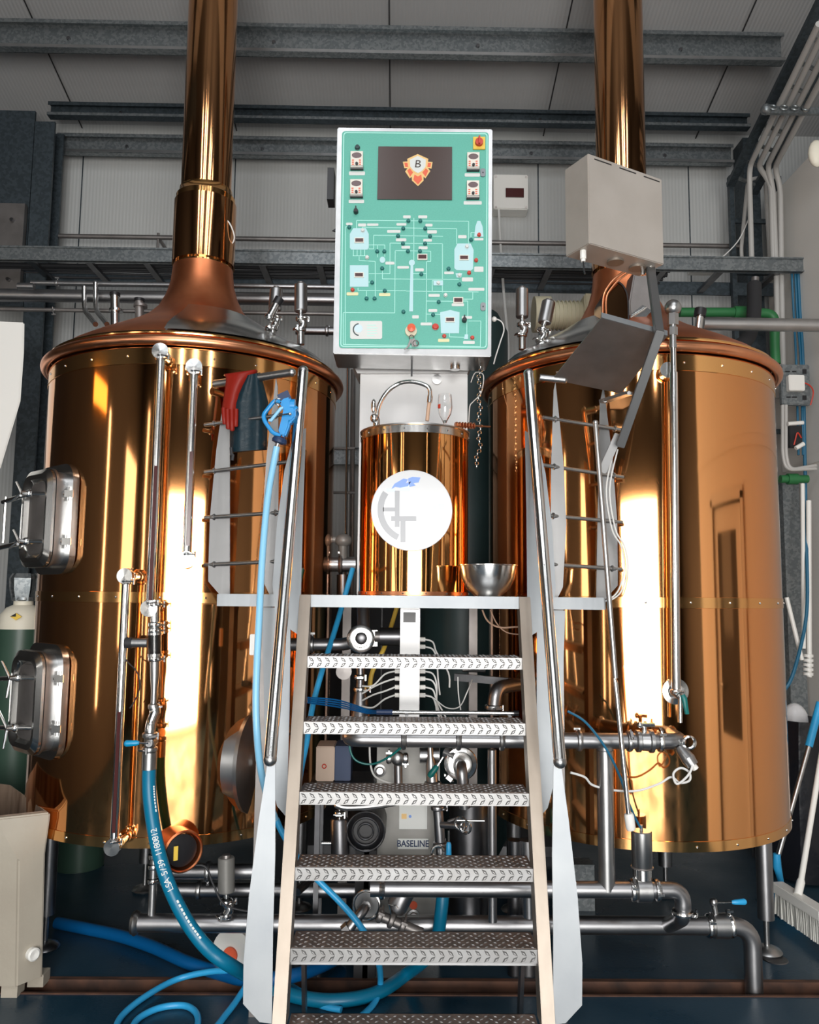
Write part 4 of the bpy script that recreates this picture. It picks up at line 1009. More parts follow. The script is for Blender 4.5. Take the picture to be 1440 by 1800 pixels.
actuator(483, 508, 545, 3.50, .029, 'leaning valve head left of the upright one on the left dome', tilt=3, base=60)
actuator(529, 500, 548, 3.55, .030, 'upright steel valve head on the right edge of the left dome', base=70)
actuator(918, 508, 558, 3.62, .030, 'upright steel valve head on the left edge of the right dome', base=70)
actuator(957, 530, 568, 3.50, .031, 'leaning steel valve head next to the cream pump on the right dome', tilt=8, base=50)
t = thing('angled_valve', 'small slanted black capped valve between the two valve heads of the left dome', 'valve', P(478, 565, 3.42))
build(MB().cyl(P(472, 562, 3.42), P(487, 533, 3.42), .018, 16).clamp(P(474, 558, 3.42), (.4, 0, .9), .017, ang=1), 'body', 'steel_polished', t)
build(MB().cyl(P(486, 535, 3.42), P(492, 524, 3.42), .021, 16), 'cap', 'black', t)
# cream motor behind the right dome
t = thing('gear_motor', 'cream electric motor behind the left edge of the right dome', 'motor', P(990, 570, 4.3))
m = MB().cyl(P(965, 555, 4.3), P(1035, 555, 4.3), .075, 28)
for k in range(9): x = 972+7*k; m.cyl(P(x, 555, 4.3), P(x+2, 555, 4.3), .083, 28)
build(m, 'housing', 'motor_cream', t)
build(MB().cyl(P(938, 553, 4.3), P(966, 553, 4.3), .10, 28).cyl(P(1034, 552, 4.3), P(1052, 552, 4.3), .05, 20), 'flange', 'motor_cream', t)
build(MB().bb(P(1028, 540, 4.2).x, P(1058, 540, 4.2).x, 4.2, 4.32, P(1040, 550, 4.2).z, P(1040, 515, 4.2).z), 'terminal_box', 'motor_cream', t, bevel=.008)
# chain
m = MB()
for k in range(34):
    t_ = k/33; x = 843+2*math.sin(k); y = 640+180*t_
    if k > 27: x -= (k-27)*1.2
    q = P(x, y, 3.5); m.torus(q, (1, 0, 0) if k % 2 else (0, 1, 0), .0078, .0016, 12, 5)
one(m, 'hanging_chain', 'steel_polished', 'thin steel chain hanging in the gap left of the right tank', 'chain')
m = MB().tube(crom([P(828, 672, 3.6), P(836, 655, 3.6), P(850, 660, 3.6), P(846, 690, 3.6), P(832, 706, 3.6), P(826, 715, 3.6), P(824, 745, 3.6)], 6), .0025, 6)
one(m, 'cable_loop', 'cable_white', 'pale cable loop beside the splash cabinet at its upper right', 'cable')
# dark teal vessel behind
t = thing('buffer_vessel', 'dark teal cylindrical vessel standing behind the small copper drum', 'tank', (P(815, 900, 4.45).x, 4.45, 0))
c = V((P(815, 900, 4.45).x, 4.45, 0))
build(MB().lathe([(.0, .1), (.2, .14), (.25, .24), (.25, 3.0), (.2, 3.1), (0, 3.14)], c, n=48), 'shell', 'teal_vessel', t, ang=50)
for a in (30, 150, 270): build(MB().cyl(c+V((.2*math.cos(math.radians(a)), .2*math.sin(math.radians(a)), 0)), c+V((.2*math.cos(math.radians(a)), .2*math.sin(math.radians(a)), .25)), .02, 12), 'leg', 'steel_dull', t)
# vertical thin pipe left of the drum with two brackets
t = thing('riser_pipe', 'thin vertical steel pipe in the gap between left tank and copper drum', 'pipe', P(609, 960, 4.5))
build(MB().cyl(P(612, 640, 4.5), P(608, 950, 4.5), .009, 10).cyl(P(608, 950, 4.5), V((P(608, 950, 4.5).x, 4.5, 0)), .009, 10), 'pipe', 'steel_polished', t)
for y in (788, 866): build(MB().cyl(P(584, y, 4.5), P(624, y, 4.5), .008, 8), 'bracket', 'steel_dull', t)
one(MB().cyl(P(621, 650, 5.0), P(618, 1000, 5.0), .016, 10).cyl(P(618, 1000, 5.0), V((P(618, 1000, 5.0).x, 5.0, 0)), .016, 10), 'riser_pipe', 'steel_dull', 'dark vertical pipe close to the wall left of the copper drum', 'pipe')
# steam regulator left of the drum
t = thing('control_valve', 'grey cast control valve with clamps in the gap left of the copper drum', 'valve', P(603, 1012, 3.8))
m = MB().cyl(P(581, 992, 3.8), P(626, 992, 3.8), .036, 24).clamp(P(599, 992, 3.8), (1, 0, 0), .037, ang=1.6); build(m, 'body', 'steel_satin', t)
m = MB().ball(P(604, 950, 3.78), .042, (1, 1, .75), n=18).cyl(P(603, 955, 3.78), P(603, 985, 3.8), .022, 16).cyl(P(585, 948, 3.78), P(600, 950, 3.78), .016, 12)
build(m, 'bonnet', 'pump_cover', t)
build(MB().cyl(P(603, 1010, 3.8), P(603, 1060, 3.8), .03, 16), 'outlet', 'steel_dark', t)

# ================================================================== UNDER THE PLATFORM
def pipe(pts, r, name, label, rad=.05, material='steel_pipe', clamps=(), n=18):
    pts = [V(p) for p in pts]; lo = min(pts, key=lambda q: q.z)
    t = thing(name, label, 'pipe', lo)
    build(MB().tube(bendp(pts, rad), r, n), 'pipe', material, t)
    for (q, ax, an) in clamps: build(MB().clamp(q, ax, r, ang=an), 'clamp', 'steel_satin', t)
    return t
YU = 3.30
pipe([P(470, 1133, YU), P(610, 1133, YU), P(640, 1120, YU-.03), P(638, 1060, YU+.05)], .026, 'process_pipe', 'dark steel pipe with elbow just under the platform, left half', clamps=((P(548, 1133, YU), (1, 0, 0), 1),))
m = MB().lathe([(.0, 0), (.036, 0), (.036, -.02), (.054, -.022), (.056, -.04), (.05, -.044), (.036, -.044), (.034, -.04), (0, -.04)], P(635, 1122, YU-.04), (0, 1, 0), 32)
t = thing('flange_clamp', 'round shiny clamp flange just under the platform left of the junction post', 'clamp', P(635, 1145, YU-.05))
build(m, 'ring', 'steel_polished', t); build(MB().ball(P(635, 1122, YU-.075), .028, (1, .4, 1), n=18), 'end_cap', 'steel_dark', t)
build(MB().beam(P(657, 1108, YU-.05), P(657, 1136, YU-.05), .014, .03), 'hinge', 'steel_polished', t)
t = thing('valve_actuator', 'dark horizontal valve cylinder pointing at the junction post', 'valve', P(695, 1132, YU-.04))
build(MB().cyl(P(668, 1119, YU-.06), P(724, 1119, YU-.06), .036, 28), 'cylinder', 'steel_dark', t)
build(MB().cyl(P(659, 1119, YU-.06), P(668, 1119, YU-.06), .022, 16).tube(crom([P(724, 1110, YU-.06), P(729, 1115, YU-.07), P(727, 1130, YU-.07), P(722, 1146, YU-.07)], 5), .003, 6), 'stem', 'steel_dull', t)
# junction post with glands and cables
YJ = 3.16
a, b = P(704, 1071, YJ), P(738, 1248, YJ)
jp = thing('junction_post', 'upright steel cable trunking with rows of glands under the platform', 'junction box', (a.x+.03, YJ+.03, b.z))
build(MB().bb(a.x, P(738, 1160, YJ).x, YJ, YJ+.07, P(738, 1262, YJ).z, 1.452), 'trunking', 'bright_sheet', jp, bevel=.002)
g = build(MB().bb(P(705, 1080, YJ).x, P(737, 1080, YJ).x, YJ-.012, YJ, P(720, 1101, YJ).z, P(720, 1072, YJ).z), 'socket_plate', 'steel_satin', jp, bevel=.002)
build(MB().bb(P(709, 1080, YJ).x, P(731, 1080, YJ).x, YJ-.016, YJ-.011, P(720, 1094, YJ).z, P(720, 1076, YJ).z), 'socket', 'black', g)
random.seed(11)
for side in (-1, 1):
    for y in (1124, 1137, 1180, 1193, 1208, 1222):
        x = 704 if side < 0 else 738
        if side < 0 and y < 1150: continue
        q = P(x, y, YJ+.03); gl = build(MB().cyl(q, q+V((side*.022, 0, 0)), .009, 8), 'cable_gland', 'white_plastic', jp)
        e = q+V((side*.022, 0, 0)); w = random.uniform(30, 60)
        if side < 0: pts = [e, e+V((-.04, 0, -.004-random.random()*.015)), e+V((-.085, .02, -.03-random.random()*.03)), e+V((-.13, .05, -.05-random.random()*.03))]
        else: pts = [e, e+V((.03, 0, -.01)), e+V((.045, .0, -.05)), e+V((.045+random.random()*.05, .02, -.13)), e+V((.06+random.random()*.06, .04, -.19))]
        build(MB().tube(crom(pts, 5), .0035, 6), 'cable', 'cable_white', gl)
m = MB().tube(crom([P(738, 1222, YJ), P(760, 1226, YJ), P(785, 1244, YJ), P(808, 1242, YJ), P(822, 1215, YJ), P(830, 1195, YJ+.1)], 6), .0025, 6).tube(crom([P(805, 1190, YJ), P(806, 1220, YJ), P(810, 1248, YJ)], 4), .0025, 6)
one(m, 'signal_cable', 'cable_white', 'two thin pale cables drooping right of the junction post', 'cable')
t = thing('shade_block', 'wide matte black box added to deepen the shade low behind the stair', 'cabinet', (.1, 4.85, 0))  # black box added to darken the gap behind the stair
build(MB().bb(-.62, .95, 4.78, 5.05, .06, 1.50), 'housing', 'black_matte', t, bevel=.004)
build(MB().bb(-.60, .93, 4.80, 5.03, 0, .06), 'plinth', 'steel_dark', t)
for _x in (-.10, .42): build(MB().bb(_x-.004, _x+.004, 4.776, 4.781, .1, 1.45), 'block_seam', 'black', t)
# hoses and cables behind the top treads
one(MB().tube(crom([P(620, 1000, 3.5), P(600, 1070, 3.4), P(585, 1120, 3.3), P(566, 1180, 3.2), P(550, 1240, 3.15), P(540, 1300, 3.1), P(528, 1360, 3.05), P(520, 1430, 3.0)], 6), .0115, 12), 'thin_hose', 'hose_light', 'bright blue hose slanting down behind the upper stair treads', 'hose')
one(MB().tube(crom([P(700, 1060, 3.6), P(688, 1100, 3.6), P(675, 1140, 3.5), P(655, 1180, 3.5), P(650, 1210, 3.5)], 6), .010, 10), 'thin_hose', 'yellow', 'dull yellow hose hanging behind the first tread', 'hose')
t = thing('neck_valve', 'dark pipe valve with steel neck behind the first two treads', 'valve', P(634, 1270, 3.35))
build(MB().tube([P(634, 1165, 3.35), P(634, 1200, 3.35), P(634, 1225, 3.35), P(634, 1262, 3.35)], [.02, .018, .03, .045], 18), 'neck', 'steel_dark', t)
build(MB().clamp(P(634, 1190, 3.35), (0, 0, 1), .02).clamp(P(634, 1212, 3.35), (0, 0, 1), .022, ang=1), 'clamp', 'steel_polished', t)
build(MB().lathe([(.0, 0), (.032, 0), (.032, -.02), (0, -.022)], P(605, 1180, 3.3), (0, 1, 0), 20), 'gauge', 'steel_dull', t)
m = MB()
for k in range(4): m.tube(crom([P(540, 1226+3*k, 3.0), P(590, 1230+4*k, 3.05), P(625, 1240+3*k, 3.1), P(650, 1248+2*k, 3.1), P(690, 1252, 2.98)], 6), .003, 6)
one(m, 'cable_bundle', 'hose_blue', 'dark blue cables running left above the second tread', 'cables')
t = thing('spray_lance', 'straight polished lance lying across behind the second tread', 'lance', P(800, 1256, 2.93))
zl = P(800, 1253, 2.93).z
build(MB().cyl((P(690, 1253, 2.93).x, 2.93, zl), (P(903, 1253, 2.93).x, 2.93, zl), .0075, 12), 'tube', 'steel_polished', t)
build(MB().cyl((P(662, 1253, 2.93).x, 2.93, zl), (P(690, 1253, 2.93).x, 2.93, zl), .010, 12), 'grip', 'navy', t); build(MB().cyl((P(903, 1253, 2.93).x, 2.93, zl), (P(912, 1253, 2.93).x, 2.93, zl), .010, 12), 'tip', 'black', t)
for x in (715, 895): build(MB().bb(P(x, 1253, 2.93).x-.006, P(x, 1253, 2.93).x+.006, 2.90, 2.96, 1.072, zl-.006), 'rest', 'steel_dark', t)
# elbow and dark beam right of the junction post
pipe([P(868, 1246, 3.3), P(872, 1210, 3.3), P(905, 1203, 3.4), P(960, 1203, 3.6)], .028, 'process_pipe', 'short steel elbow seen between the first two treads on the right', rad=.06, clamps=((P(868, 1243, 3.3), (0, 0, 1), .3),))
one(MB().beam(P(800, 1190, 3.5), P(945, 1202, 3.4), .03, .03), 'steel_bar', 'steel_dark', 'dark bar sloping behind the gap of the first two treads', 'bar')
one(MB().cyl(P(813, 1176, 3.5), P(853, 1178, 3.5), .012, 10), 'small_fitting', 'steel_polished', 'small shiny fitting just below the first tread at right', 'fitting')
m = MB().tube(crom([P(848, 1072, 3.0), P(858, 1092, 3.0), P(880, 1103, 3.0), P(920, 1102, 3.0), P(960, 1110, 3.0)], 5), .0035, 6).tube(crom([P(862, 1072, 3.02), P(875, 1098, 3.02), P(895, 1113, 3.02), P(930, 1115, 3.02)], 5), .0025, 6)
one(m, 'signal_cable', 'copper_wire', 'thin copper coloured cables sagging below the platform edge at right', 'cable')
# upper manifold pipe to the right tank with branch and valve
YM = 3.00
zM = P(900, 1301, YM).z
def xm(x, Y=YM): return P(x, 1301, Y).x
mp_ = thing('manifold_pipe', 'long level steel pipe behind the stair joined to the right tank with an elbow', 'pipe', (xm(900), YM, zM-.03))
build(MB().tube(bendp([(xm(614), YM+.12, zM+.0), (xm(614), YM, zM), (xm(1198), YM, zM), (xm(1198)+.005, YM+.14, zM)], .05), .029, 24), 'pipe', 'steel_pipe', mp_)
for i, x in enumerate((710, 806, 882, 1018, 1106)): build(MB().clamp((xm(x), YM, zM), (1, 0, 0), .029, ang=(1.6, 1.5, 1.7, .4, 2.5)[i]), 'clamp', 'steel_satin', mp_)
v_ = build(MB().lathe([(.029, -.035), (.04, -.03), (.04, -.018), (.034, -.014), (.036, .014), (.042, .018), (.042, .03), (.029, .035)], (xm(1133), YM, zM), (1, 0, 0), 28), 'butterfly_valve', 'steel_satin', mp_)
build(MB().cyl((xm(1133), YM, zM+.03), (xm(1133), YM, zM+.065), .010, 12).cyl((xm(1126), YM-.01, zM+.06), (xm(1150), YM-.01, zM+.06), .007, 10).ball((xm(1124), YM-.01, zM+.06), .012, n=10), 'valve_stem', 'steel_polished', v_)
build(MB().clamp((xm(1160), YM, zM), (1, 0, 0), .029, ang=2.0).lathe([(.0, 0), (.055, 0), (.058, .01), (.034, .016), (.03, .05), (0, .05)], V((xm(1190), YM+.19, zM+.012)), (0, -1, 0), 32), 'clamp', 'steel_polished', mp_)
s_ = build(MB().tube([(xm(1192), YM-.015, zM-.02), (xm(1202), YM-.045, zM-.055), (xm(1208), YM-.05, zM-.075)], [.018, .026, .022], 18), 'level_sensor', 'steel_satin', mp_)
build(MB().cyl((xm(1208), YM-.05, zM-.073), (xm(1213), YM-.052, zM-.088), .012, 12), 'sensor_plug', 'white_plastic', s_)
build(MB().clamp((xm(1208), YM-.02, zM+.0), (0, 1, 0), .02, ang=-.4), 'clamp', 'steel_polished', mp_)
one(MB().tube(crom([P(1213, 1338, 2.94), P(1217, 1348, 2.93), P(1208, 1365, 2.93), P(1190, 1378, 2.94), P(1184, 1360, 2.94), P(1197, 1350, 2.94), P(1212, 1358, 2.95), P(1212, 1372, 2.95), P(1195, 1376, 2.96), P(1180, 1366, 2.97), P(1158, 1378, 2.98), P(1120, 1390, 3.0), P(1078, 1389, 3.0), P(1042, 1380, 2.98), P(1028, 1366, 2.96), P(1003, 1358, 2.95)], 6), .0042, 8), 'sensor_cable', 'cable_white', 'white cable looping under the elbow on the right tank', 'cable')
# branch pipe down
zL = P(900, 1563, YM).z
bp2 = thing('branch_pipe', 'vertical steel pipe rising to the long level pipe in front of the right tank', 'pipe', (xm(1063), YM, zL))
build(MB().cyl((xm(1063), YM, zL), (xm(1063), YM, zM-.02), .030, 24), 'pipe', 'steel_satin', bp2)
build(MB().torus((xm(1063), YM, zM-.032), (0, 0, 1), .030, .003, 24, 6), 'weld', 'steel_satin', bp2)
# lower manifold
ml = thing('manifold_pipe', 'steel pipe low behind the stair that curves down at the right end', 'pipe', (xm(900), YM, zL-.03))
zB = P(900, 1626, YM).z
build(MB().tube(bendp([(xm(655), YM, zL), (P(1200, 1563, YM).x, YM, zL), (P(1200, 1563, YM).x, YM, P(1200, 1612, YM).z), (P(1200, 1563, YM).x+.02, 3.235, P(760, 1625, 3.235).z)], .09, 8), .029, 24), 'pipe', 'steel_pipe', ml)
for i, x in enumerate((672, 1004, 1112, 1155)): build(MB().clamp((P(x, 1563, YM).x, YM, zL), (1, 0, 0), .029, ang=1.5+i*.4), 'clamp', 'steel_polished', ml)
build(MB().clamp((P(1200, 1600, YM).x, YM, zL-.078), (0, 0, 1), .029, ang=1.0), 'clamp', 'steel_polished', ml)
v_ = build(MB().lathe([(.03, -.03), (.042, -.025), (.042, .025), (.03, .03)], (P(1131, 1563, YM).x, YM, zL), (1, 0, 0), 28).cyl((P(1131, 1540, YM).x, YM, zL+.03), (P(1131, 1540, YM).x, YM, zL+.085), .011, 12), 'butterfly_valve', 'steel_satin', ml)
q = V((P(1129, 1525, YM).x, YM, P(1129, 1525, YM).z)); q2 = V((q.x, YM, P(1129, 1460, YM).z))
av = build(MB().tube([q, q+V((0, 0, .003)), q2-V((0, 0, .003)), q2], [.035, .037, .037, .034], 28), 'actuator', 'steel_satin', ml)
build(MB().lathe([(.022, -.028), (.034, -.022), (.034, .022), (.022, .028)], q-V((0, 0, .016)), (0, 0, 1), 12), 'actuator_base', 'steel_polished', av)
build(MB().torus(q+V((0, 0, .002)), (0, 0, 1), .038, .003, 24, 6).cyl(q2, q2+V((0, 0, .02)), .006, 8), 'actuator_ring', 'steel_dull', av)
one(MB().tube(crom([P(998, 1250, 2.94), P(1030, 1270, 2.93), P(1065, 1315, 2.93), P(1090, 1365, 2.94), P(1105, 1410, 2.96), P(1118, 1440, 2.98), P(1127, 1456, 3.0)], 6), .0045, 8), 'air_hose', 'cable_blue', 'thin dark blue air hose curving down in front of the right tank', 'hose')
# bottom manifold along the floor to the drain
YD = 3.235; zB = P(760, 1625, YD).z
def xb(x): return P(x, 1625, YD).x
mb_ = thing('floor_manifold', 'lowest long steel pipe crossing the whole picture and bending down into the drain', 'pipe', (xb(760), YD, zB-.03))
build(MB().tube(bendp([(xb(236), YD, zB), (xb(1322), YD, zB), (xb(1322), YD, -.07)], .085, 8), .034, 24), 'pipe', 'steel_pipe', mb_)
build(MB().lathe([(0, -.014), (.040, -.012), (.046, 0), (.040, .012), (.033, .016)], (xb(238), YD, zB), (1, 0, 0), 28), 'end_clamp', 'steel_satin', mb_)
for i, x in enumerate((1246, 1284)): build(MB().clamp((xb(x), YD, zB), (1, 0, 0), .033, ang=2.2-i), 'clamp', 'steel_polished', mb_)
v_ = build(MB().lathe([(.033, -.034), (.046, -.028), (.047, .028), (.033, .034)], (xb(1266), YD, zB), (1, 0, 0), 28).cyl((xb(1260), YD, zB+.03), (xb(1256), YD, zB+.085), .010, 12).ball((xb(1256), YD, zB+.088), .016, n=12), 'butterfly_valve', 'steel_satin', mb_)
build(MB().cyl((xb(1256), YD-.01, zB+.09), (xb(1290), YD-.01, zB+.092), .004, 8), 'lever', 'steel_polished', v_)
build(MB().tube([(xb(1286), YD-.01, zB+.092), (xb(1290), YD-.01, zB+.092), (xb(1308), YD-.01, zB+.094), (xb(1311), YD-.01, zB+.094)], [.006, .009, .012, .008], 12), 'lever_grip', 'hose_light', v_)
# left riser to the tank bottom
t = thing('drain_riser', 'short vertical steel riser with clamps under the left tank', 'pipe', P(265, 1605, YD))
build(MB().cyl((xb(266), YD, zB), (xb(266), YD, P(266, 1495, YD).z), .0155, 18), 'pipe', 'steel_satin', t)
for i, y in enumerate((1505, 1523, 1548)): build(MB().clamp((xb(266), YD, P(266, y, YD).z), (0, 0, 1), .018, ang=2.6-i), 'clamp', 'steel_polished', t)
# two pipes under the left tank, with upright actuator
YG = 3.35
hpipe('process_pipe', 'upper of two short steel pipes under the left tank', 1531, YG, 296, 470, .030, clamps=(366,))
hpipe('process_pipe', 'lower of two short steel pipes under the left tank', 1564, YG+.05, 308, 640, .028, clamps=(350,))
actuator(398, 1507, 1568, 3.2, .032, 'grey valve head with warning triangle under the left tank', material='pump_cover', base=10)
one(MB().tube(crom([P(318, 1495, 3.15), P(325, 1520, 3.1), P(360, 1523, 3.1), P(375, 1555, 3.1), P(395, 1590, 3.1), P(440, 1603, 3.1)], 6), .004, 8), 'power_cable', 'rubber', 'thin black cable running from the shroud to the valve head under the left tank', 'cable')
# pump frame with the name label
YQ = 3.45
a, b = P(663, 1312, YQ), P(772, 1640, YQ)
pc = thing('pump_cabinet', 'pale metal machine casing with BASELINE label behind the lower treads', 'machine casing', ((a.x+b.x)/2, YQ+.1, b.z))
build(MB().bb(a.x, b.x, YQ, YQ+.25, 0.0, a.z), 'casing', 'pump_cover', pc, bevel=.004)
for (x, y) in ((668, 1354), (784, 1354), (668, 1448), (727, 1609)):
    if x > 775: continue
    build(MB().lathe([(0, 0), (.026, 0), (.026, -.010), (.018, -.012), (.014, -.018), (0, -.018)], P(x, y, YQ), (0, 1, 0), 20), 'bolt', 'steel_satin', pc)
g = build(MB().bb(P(700, 1480, YQ).x, P(753, 1480, YQ).x, YQ-.003, YQ, P(720, 1492, YQ).z, P(720, 1474, YQ).z), 'name_label', 'label_white', pc)
build(lettering(MB(), 'BASELINE', P(726, 1483.5, YQ-.004), .037, sx=.86), 'lettering', 'navy', g)
g = build(MB().bb(P(702, 1430, YQ).x, P(751, 1430, YQ).x, YQ-.003, YQ, P(720, 1457, YQ).z, P(720, 1412, YQ).z), 'data_sticker', 'label_white', pc)
build(MB().bb(P(706, 1430, YQ).x, P(715, 1430, YQ).x, YQ-.005, YQ-.003, P(720, 1439, YQ).z, P(720, 1430, YQ).z), 'sticker_square', 'gold', g)
build(MB().lathe([(0, 0), (.006, 0), (.006, -.002), (0, -.002)], P(721, 1435, YQ-.003), (0, 1, 0), 16), 'sticker_dot', 'blue_print', g)
build(MB().lathe([(0, 0), (.016, 0), (.016, -.004), (0, -.004)], P(727, 1591, YQ-.002), (0, 1, 0), 20), 'red_dot', 'orange_red', pc)
# valves between treads two and three
t = thing('pipe_stub', 'steel pipe stub with ball shaped clamp end left of the blue lever', 'pipe', P(698, 1400, 3.3))
build(MB().cyl(P(700, 1345, 3.3), P(701, 1396, 3.3), .017, 16), 'pipe', 'steel_pipe', t); build(MB().ball(P(699, 1333, 3.29), .028, (1, .7, 1), n=18), 'end', 'steel_satin', t)
build(MB().clamp(P(684, 1333, 3.3), (1, 0, 0), .017, ang=1.6).clamp(P(713, 1333, 3.3), (1, 0, 0), .017, ang=-1.6), 'clamp', 'steel_polished', t)
t = thing('ball_valve', 'steel valve with dark teal lever between the second and third tread', 'valve', P(757, 1382, 3.25))
build(MB().tube([P(756, 1296, 3.25), P(757, 1330, 3.25), P(758, 1345, 3.25), P(760, 1376, 3.25)], [.008, .012, .022, .024], 16).clamp(P(761, 1378, 3.25), (0, 0, 1), .026).cyl(P(738, 1328, 3.3), P(772, 1328, 3.3), .03, 18), 'body', 'steel_satin', t)
build(MB().tube([P(779, 1331, 3.2), P(768, 1348, 3.19)], .004, 8), 'lever', 'steel_polished', t); build(MB().tube([P(769, 1346, 3.19), P(767, 1349, 3.19), P(757, 1362, 3.19), P(754, 1365, 3.19)], [.007, .011, .013, .009], 12), 'lever_grip', 'handle_green', t)
t = thing('flange_clamp', 'large round clamp flange with pipe bending down behind the second gap, right', 'clamp', P(810, 1372, 3.2))
build(MB().lathe([(.0, 0), (.03, 0), (.06, -.012), (.062, -.024), (.05, -.03), (.03, -.03), (0, -.026)], P(810, 1342, 3.22), (-.15, 1, -.1), 32).clamp(P(810, 1342, 3.20), (0, 1, 0), .048, ang=-.9), 'ring', 'steel_polished', t)
build(MB().tube(bendp([P(811, 1344, 3.24), P(811, 1347, 3.12), P(817, 1420, 3.14)], .05), .021, 16), 'pipe', 'steel_pipe', t)
build(MB().cyl(P(782, 1322, 3.22), P(800, 1330, 3.2), .02, 14), 'arm', 'steel_satin', t)
pipe([P(865, 1318, 3.15), P(866, 1620, 3.15)], .017, 'process_pipe', 'vertical steel pipe between the stair and right tank, behind treads three and four', clamps=())
pipe([P(929, 1570, 3.1), P(930, 1612, 3.1)], .022, 'pipe_stub', 'short vertical pipe joining the two low level pipes behind the fifth tread', clamps=())
one(MB().tube(crom([P(700, 1315, 3.1), P(745, 1300, 3.08), P(712, 1310, 3.08), P(685, 1330, 3.1), P(655, 1343, 3.12), P(628, 1338, 3.12), P(616, 1320, 3.12), P(614, 1290, 3.12)], 6), .0042, 8), 'air_hose', 'handle_green', 'thin teal air hose sagging behind the gap of treads two and three', 'hose')
one(MB().tube(crom([P(650, 1300, 3.25), P(651, 1340, 3.25), P(660, 1365, 3.24), P(690, 1378, 3.2)], 6), .004, 8), 'signal_cable', 'cable_white', 'grey cable hanging left of the pale machine casing', 'cable')
# blue and carton box on a small shelf
a, b = P(556, 1312, 3.3), P(616, 1374, 3.3)
t = thing('packing_box', 'small battered box with tan front and navy side behind the stair at left', 'box', ((a.x+b.x)/2, 3.36, b.z))
xq = P(588, 1340, 3.3).x
build(MB().bb(a.x, xq, 3.3, 3.44, b.z, a.z), 'front', 'carton', t, bevel=.004); build(MB().bb(xq, b.x, 3.31, 3.45, b.z, a.z), 'side', 'navy', t, bevel=.003)
build(MB().torus(P(570, 1347, 3.297), (0, 1, 0), .008, .002, 14, 5), 'printed_mark', 'red', t)
one(MB().bb(a.x-.02, b.x+.1, 3.28, 3.5, b.z-.012, b.z-.001).bb(a.x, a.x+.02, 3.3, 3.32, 0, b.z-.01).bb(b.x+.06, b.x+.08, 3.3, 3.32, 0, b.z-.01).bb(a.x, a.x+.02, 3.46, 3.48, 0, b.z-.01).bb(b.x+.06, b.x+.08, 3.46, 3.48, 0, b.z-.01), 'shelf_stand', 'steel_dark', 'dark low stand under the small battered box', 'stand')
# below tread three
one(MB().tube(crom([P(588, 1414, 3.2), P(610, 1420, 3.2), P(660, 1417, 3.2), P(700, 1410, 3.2)], 5), [.006]+[.012]*14+[.005], 10), 'bent_tube', 'steel_satin', 'slim curved steel tube just below the third tread', 'tube')
t = thing('valve_actuator', 'upright dark steel valve cylinder behind the fourth gap at left', 'valve', P(598, 1503, 3.25))
build(MB().tube([P(598, 1502, 3.25), P(598, 1500, 3.25), P(597, 1442, 3.25), P(597, 1438, 3.25)], [.03, .036, .036, .032], 24), 'cylinder', 'steel_dark', t)
build(MB().clamp(P(597, 1430, 3.25), (0, 0, 1), .016).cyl(P(597, 1438, 3.25), P(597, 1422, 3.25), .008).cyl(P(565, 1482, 3.25), P(582, 1482, 3.25), .008), 'fitting', 'steel_polished', t)
t = thing('pump_motor', 'black electric pump motor left of the pale casing', 'motor', P(640, 1503, 3.3))
m = MB().lathe([(0, 0), (.05, 0), (.075, .02), (.08, .05), (.08, .2), (0, .2)], P(643, 1462, 3.25), (0, 1, 0), 32); build(m, 'housing', 'black', t)
m = MB()
for k in range(3): m.torus(P(643, 1462, 3.235-.0*k), (0, 1, 0), .03+.022*k, .004, 28, 6)
build(m, 'fan_grille', 'steel_dark', t)
build(MB().bb(P(625, 1500, 3.3).x, P(662, 1500, 3.3).x, 3.30, 3.42, 0.0, P(640, 1495, 3.3).z), 'stand', 'black_matte', t)
t = thing('sample_valve', 'cluster of steel sampling valve with blue lever right of the BASELINE label', 'valve', P(775, 1512, 3.3))
m = MB().cyl(P(769, 1415, 3.3), P(776, 1505, 3.3), .021, 18).cyl(P(776, 1450, 3.28), P(818, 1452, 3.22), .013, 14).cyl(P(790, 1446, 3.28), P(812, 1440, 3.2), .012, 12)
m.clamp(P(769, 1420, 3.3), (0, 0, 1), .021, ang=1).clamp(P(774, 1484, 3.3), (0, 0, 1), .023, ang=2); build(m, 'body', 'steel_pipe', t)
build(MB().torus(P(818, 1454, 3.18), (.6, 1, 0), .022, .006, 24, 8).torus(P(810, 1448, 3.2), (.6, 1, 0), .024, .005, 24, 8).torus(P(770, 1498, 3.27), (0, 1, 0), .024, .006, 20, 8).cyl(P(803, 1442, 3.18), P(852, 1443, 3.18), .004), 'clamp', 'steel_polished', t)
build(MB().cyl(P(789, 1460, 3.2), P(789, 1484, 3.2), .004, 8), 'lever', 'steel_polished', t); build(MB().tube([P(789, 1480, 3.2), P(789, 1484, 3.2), P(789, 1504, 3.2), P(789, 1508, 3.2)], [.006, .010, .011, .008], 12), 'lever_grip', 'hose_light', t)
t = thing('filter_housing', 'dark steel cylinder behind the fourth gap right of the sampling valve', 'tank', P(825, 1520, 3.5))
build(MB().cyl(P(825, 1410, 3.5), P(825, 1600, 3.5), .085, 32), 'shell', 'steel_dark', t)
for (x, lb, r) in ((905, 'left', .03), (928, 'right', .034)):
    q = P(x, 1510, 3.35); one(MB().tube([V((q.x, q.y, 0)), V((q.x, q.y, P(x, 1476, 3.35).z))], r, 20), 'steel_canister', 'steel_pipe' if r > .032 else 'steel_dark', '%s one of two small steel canisters at the right stringer' % lb, 'canister', 'two small canisters')
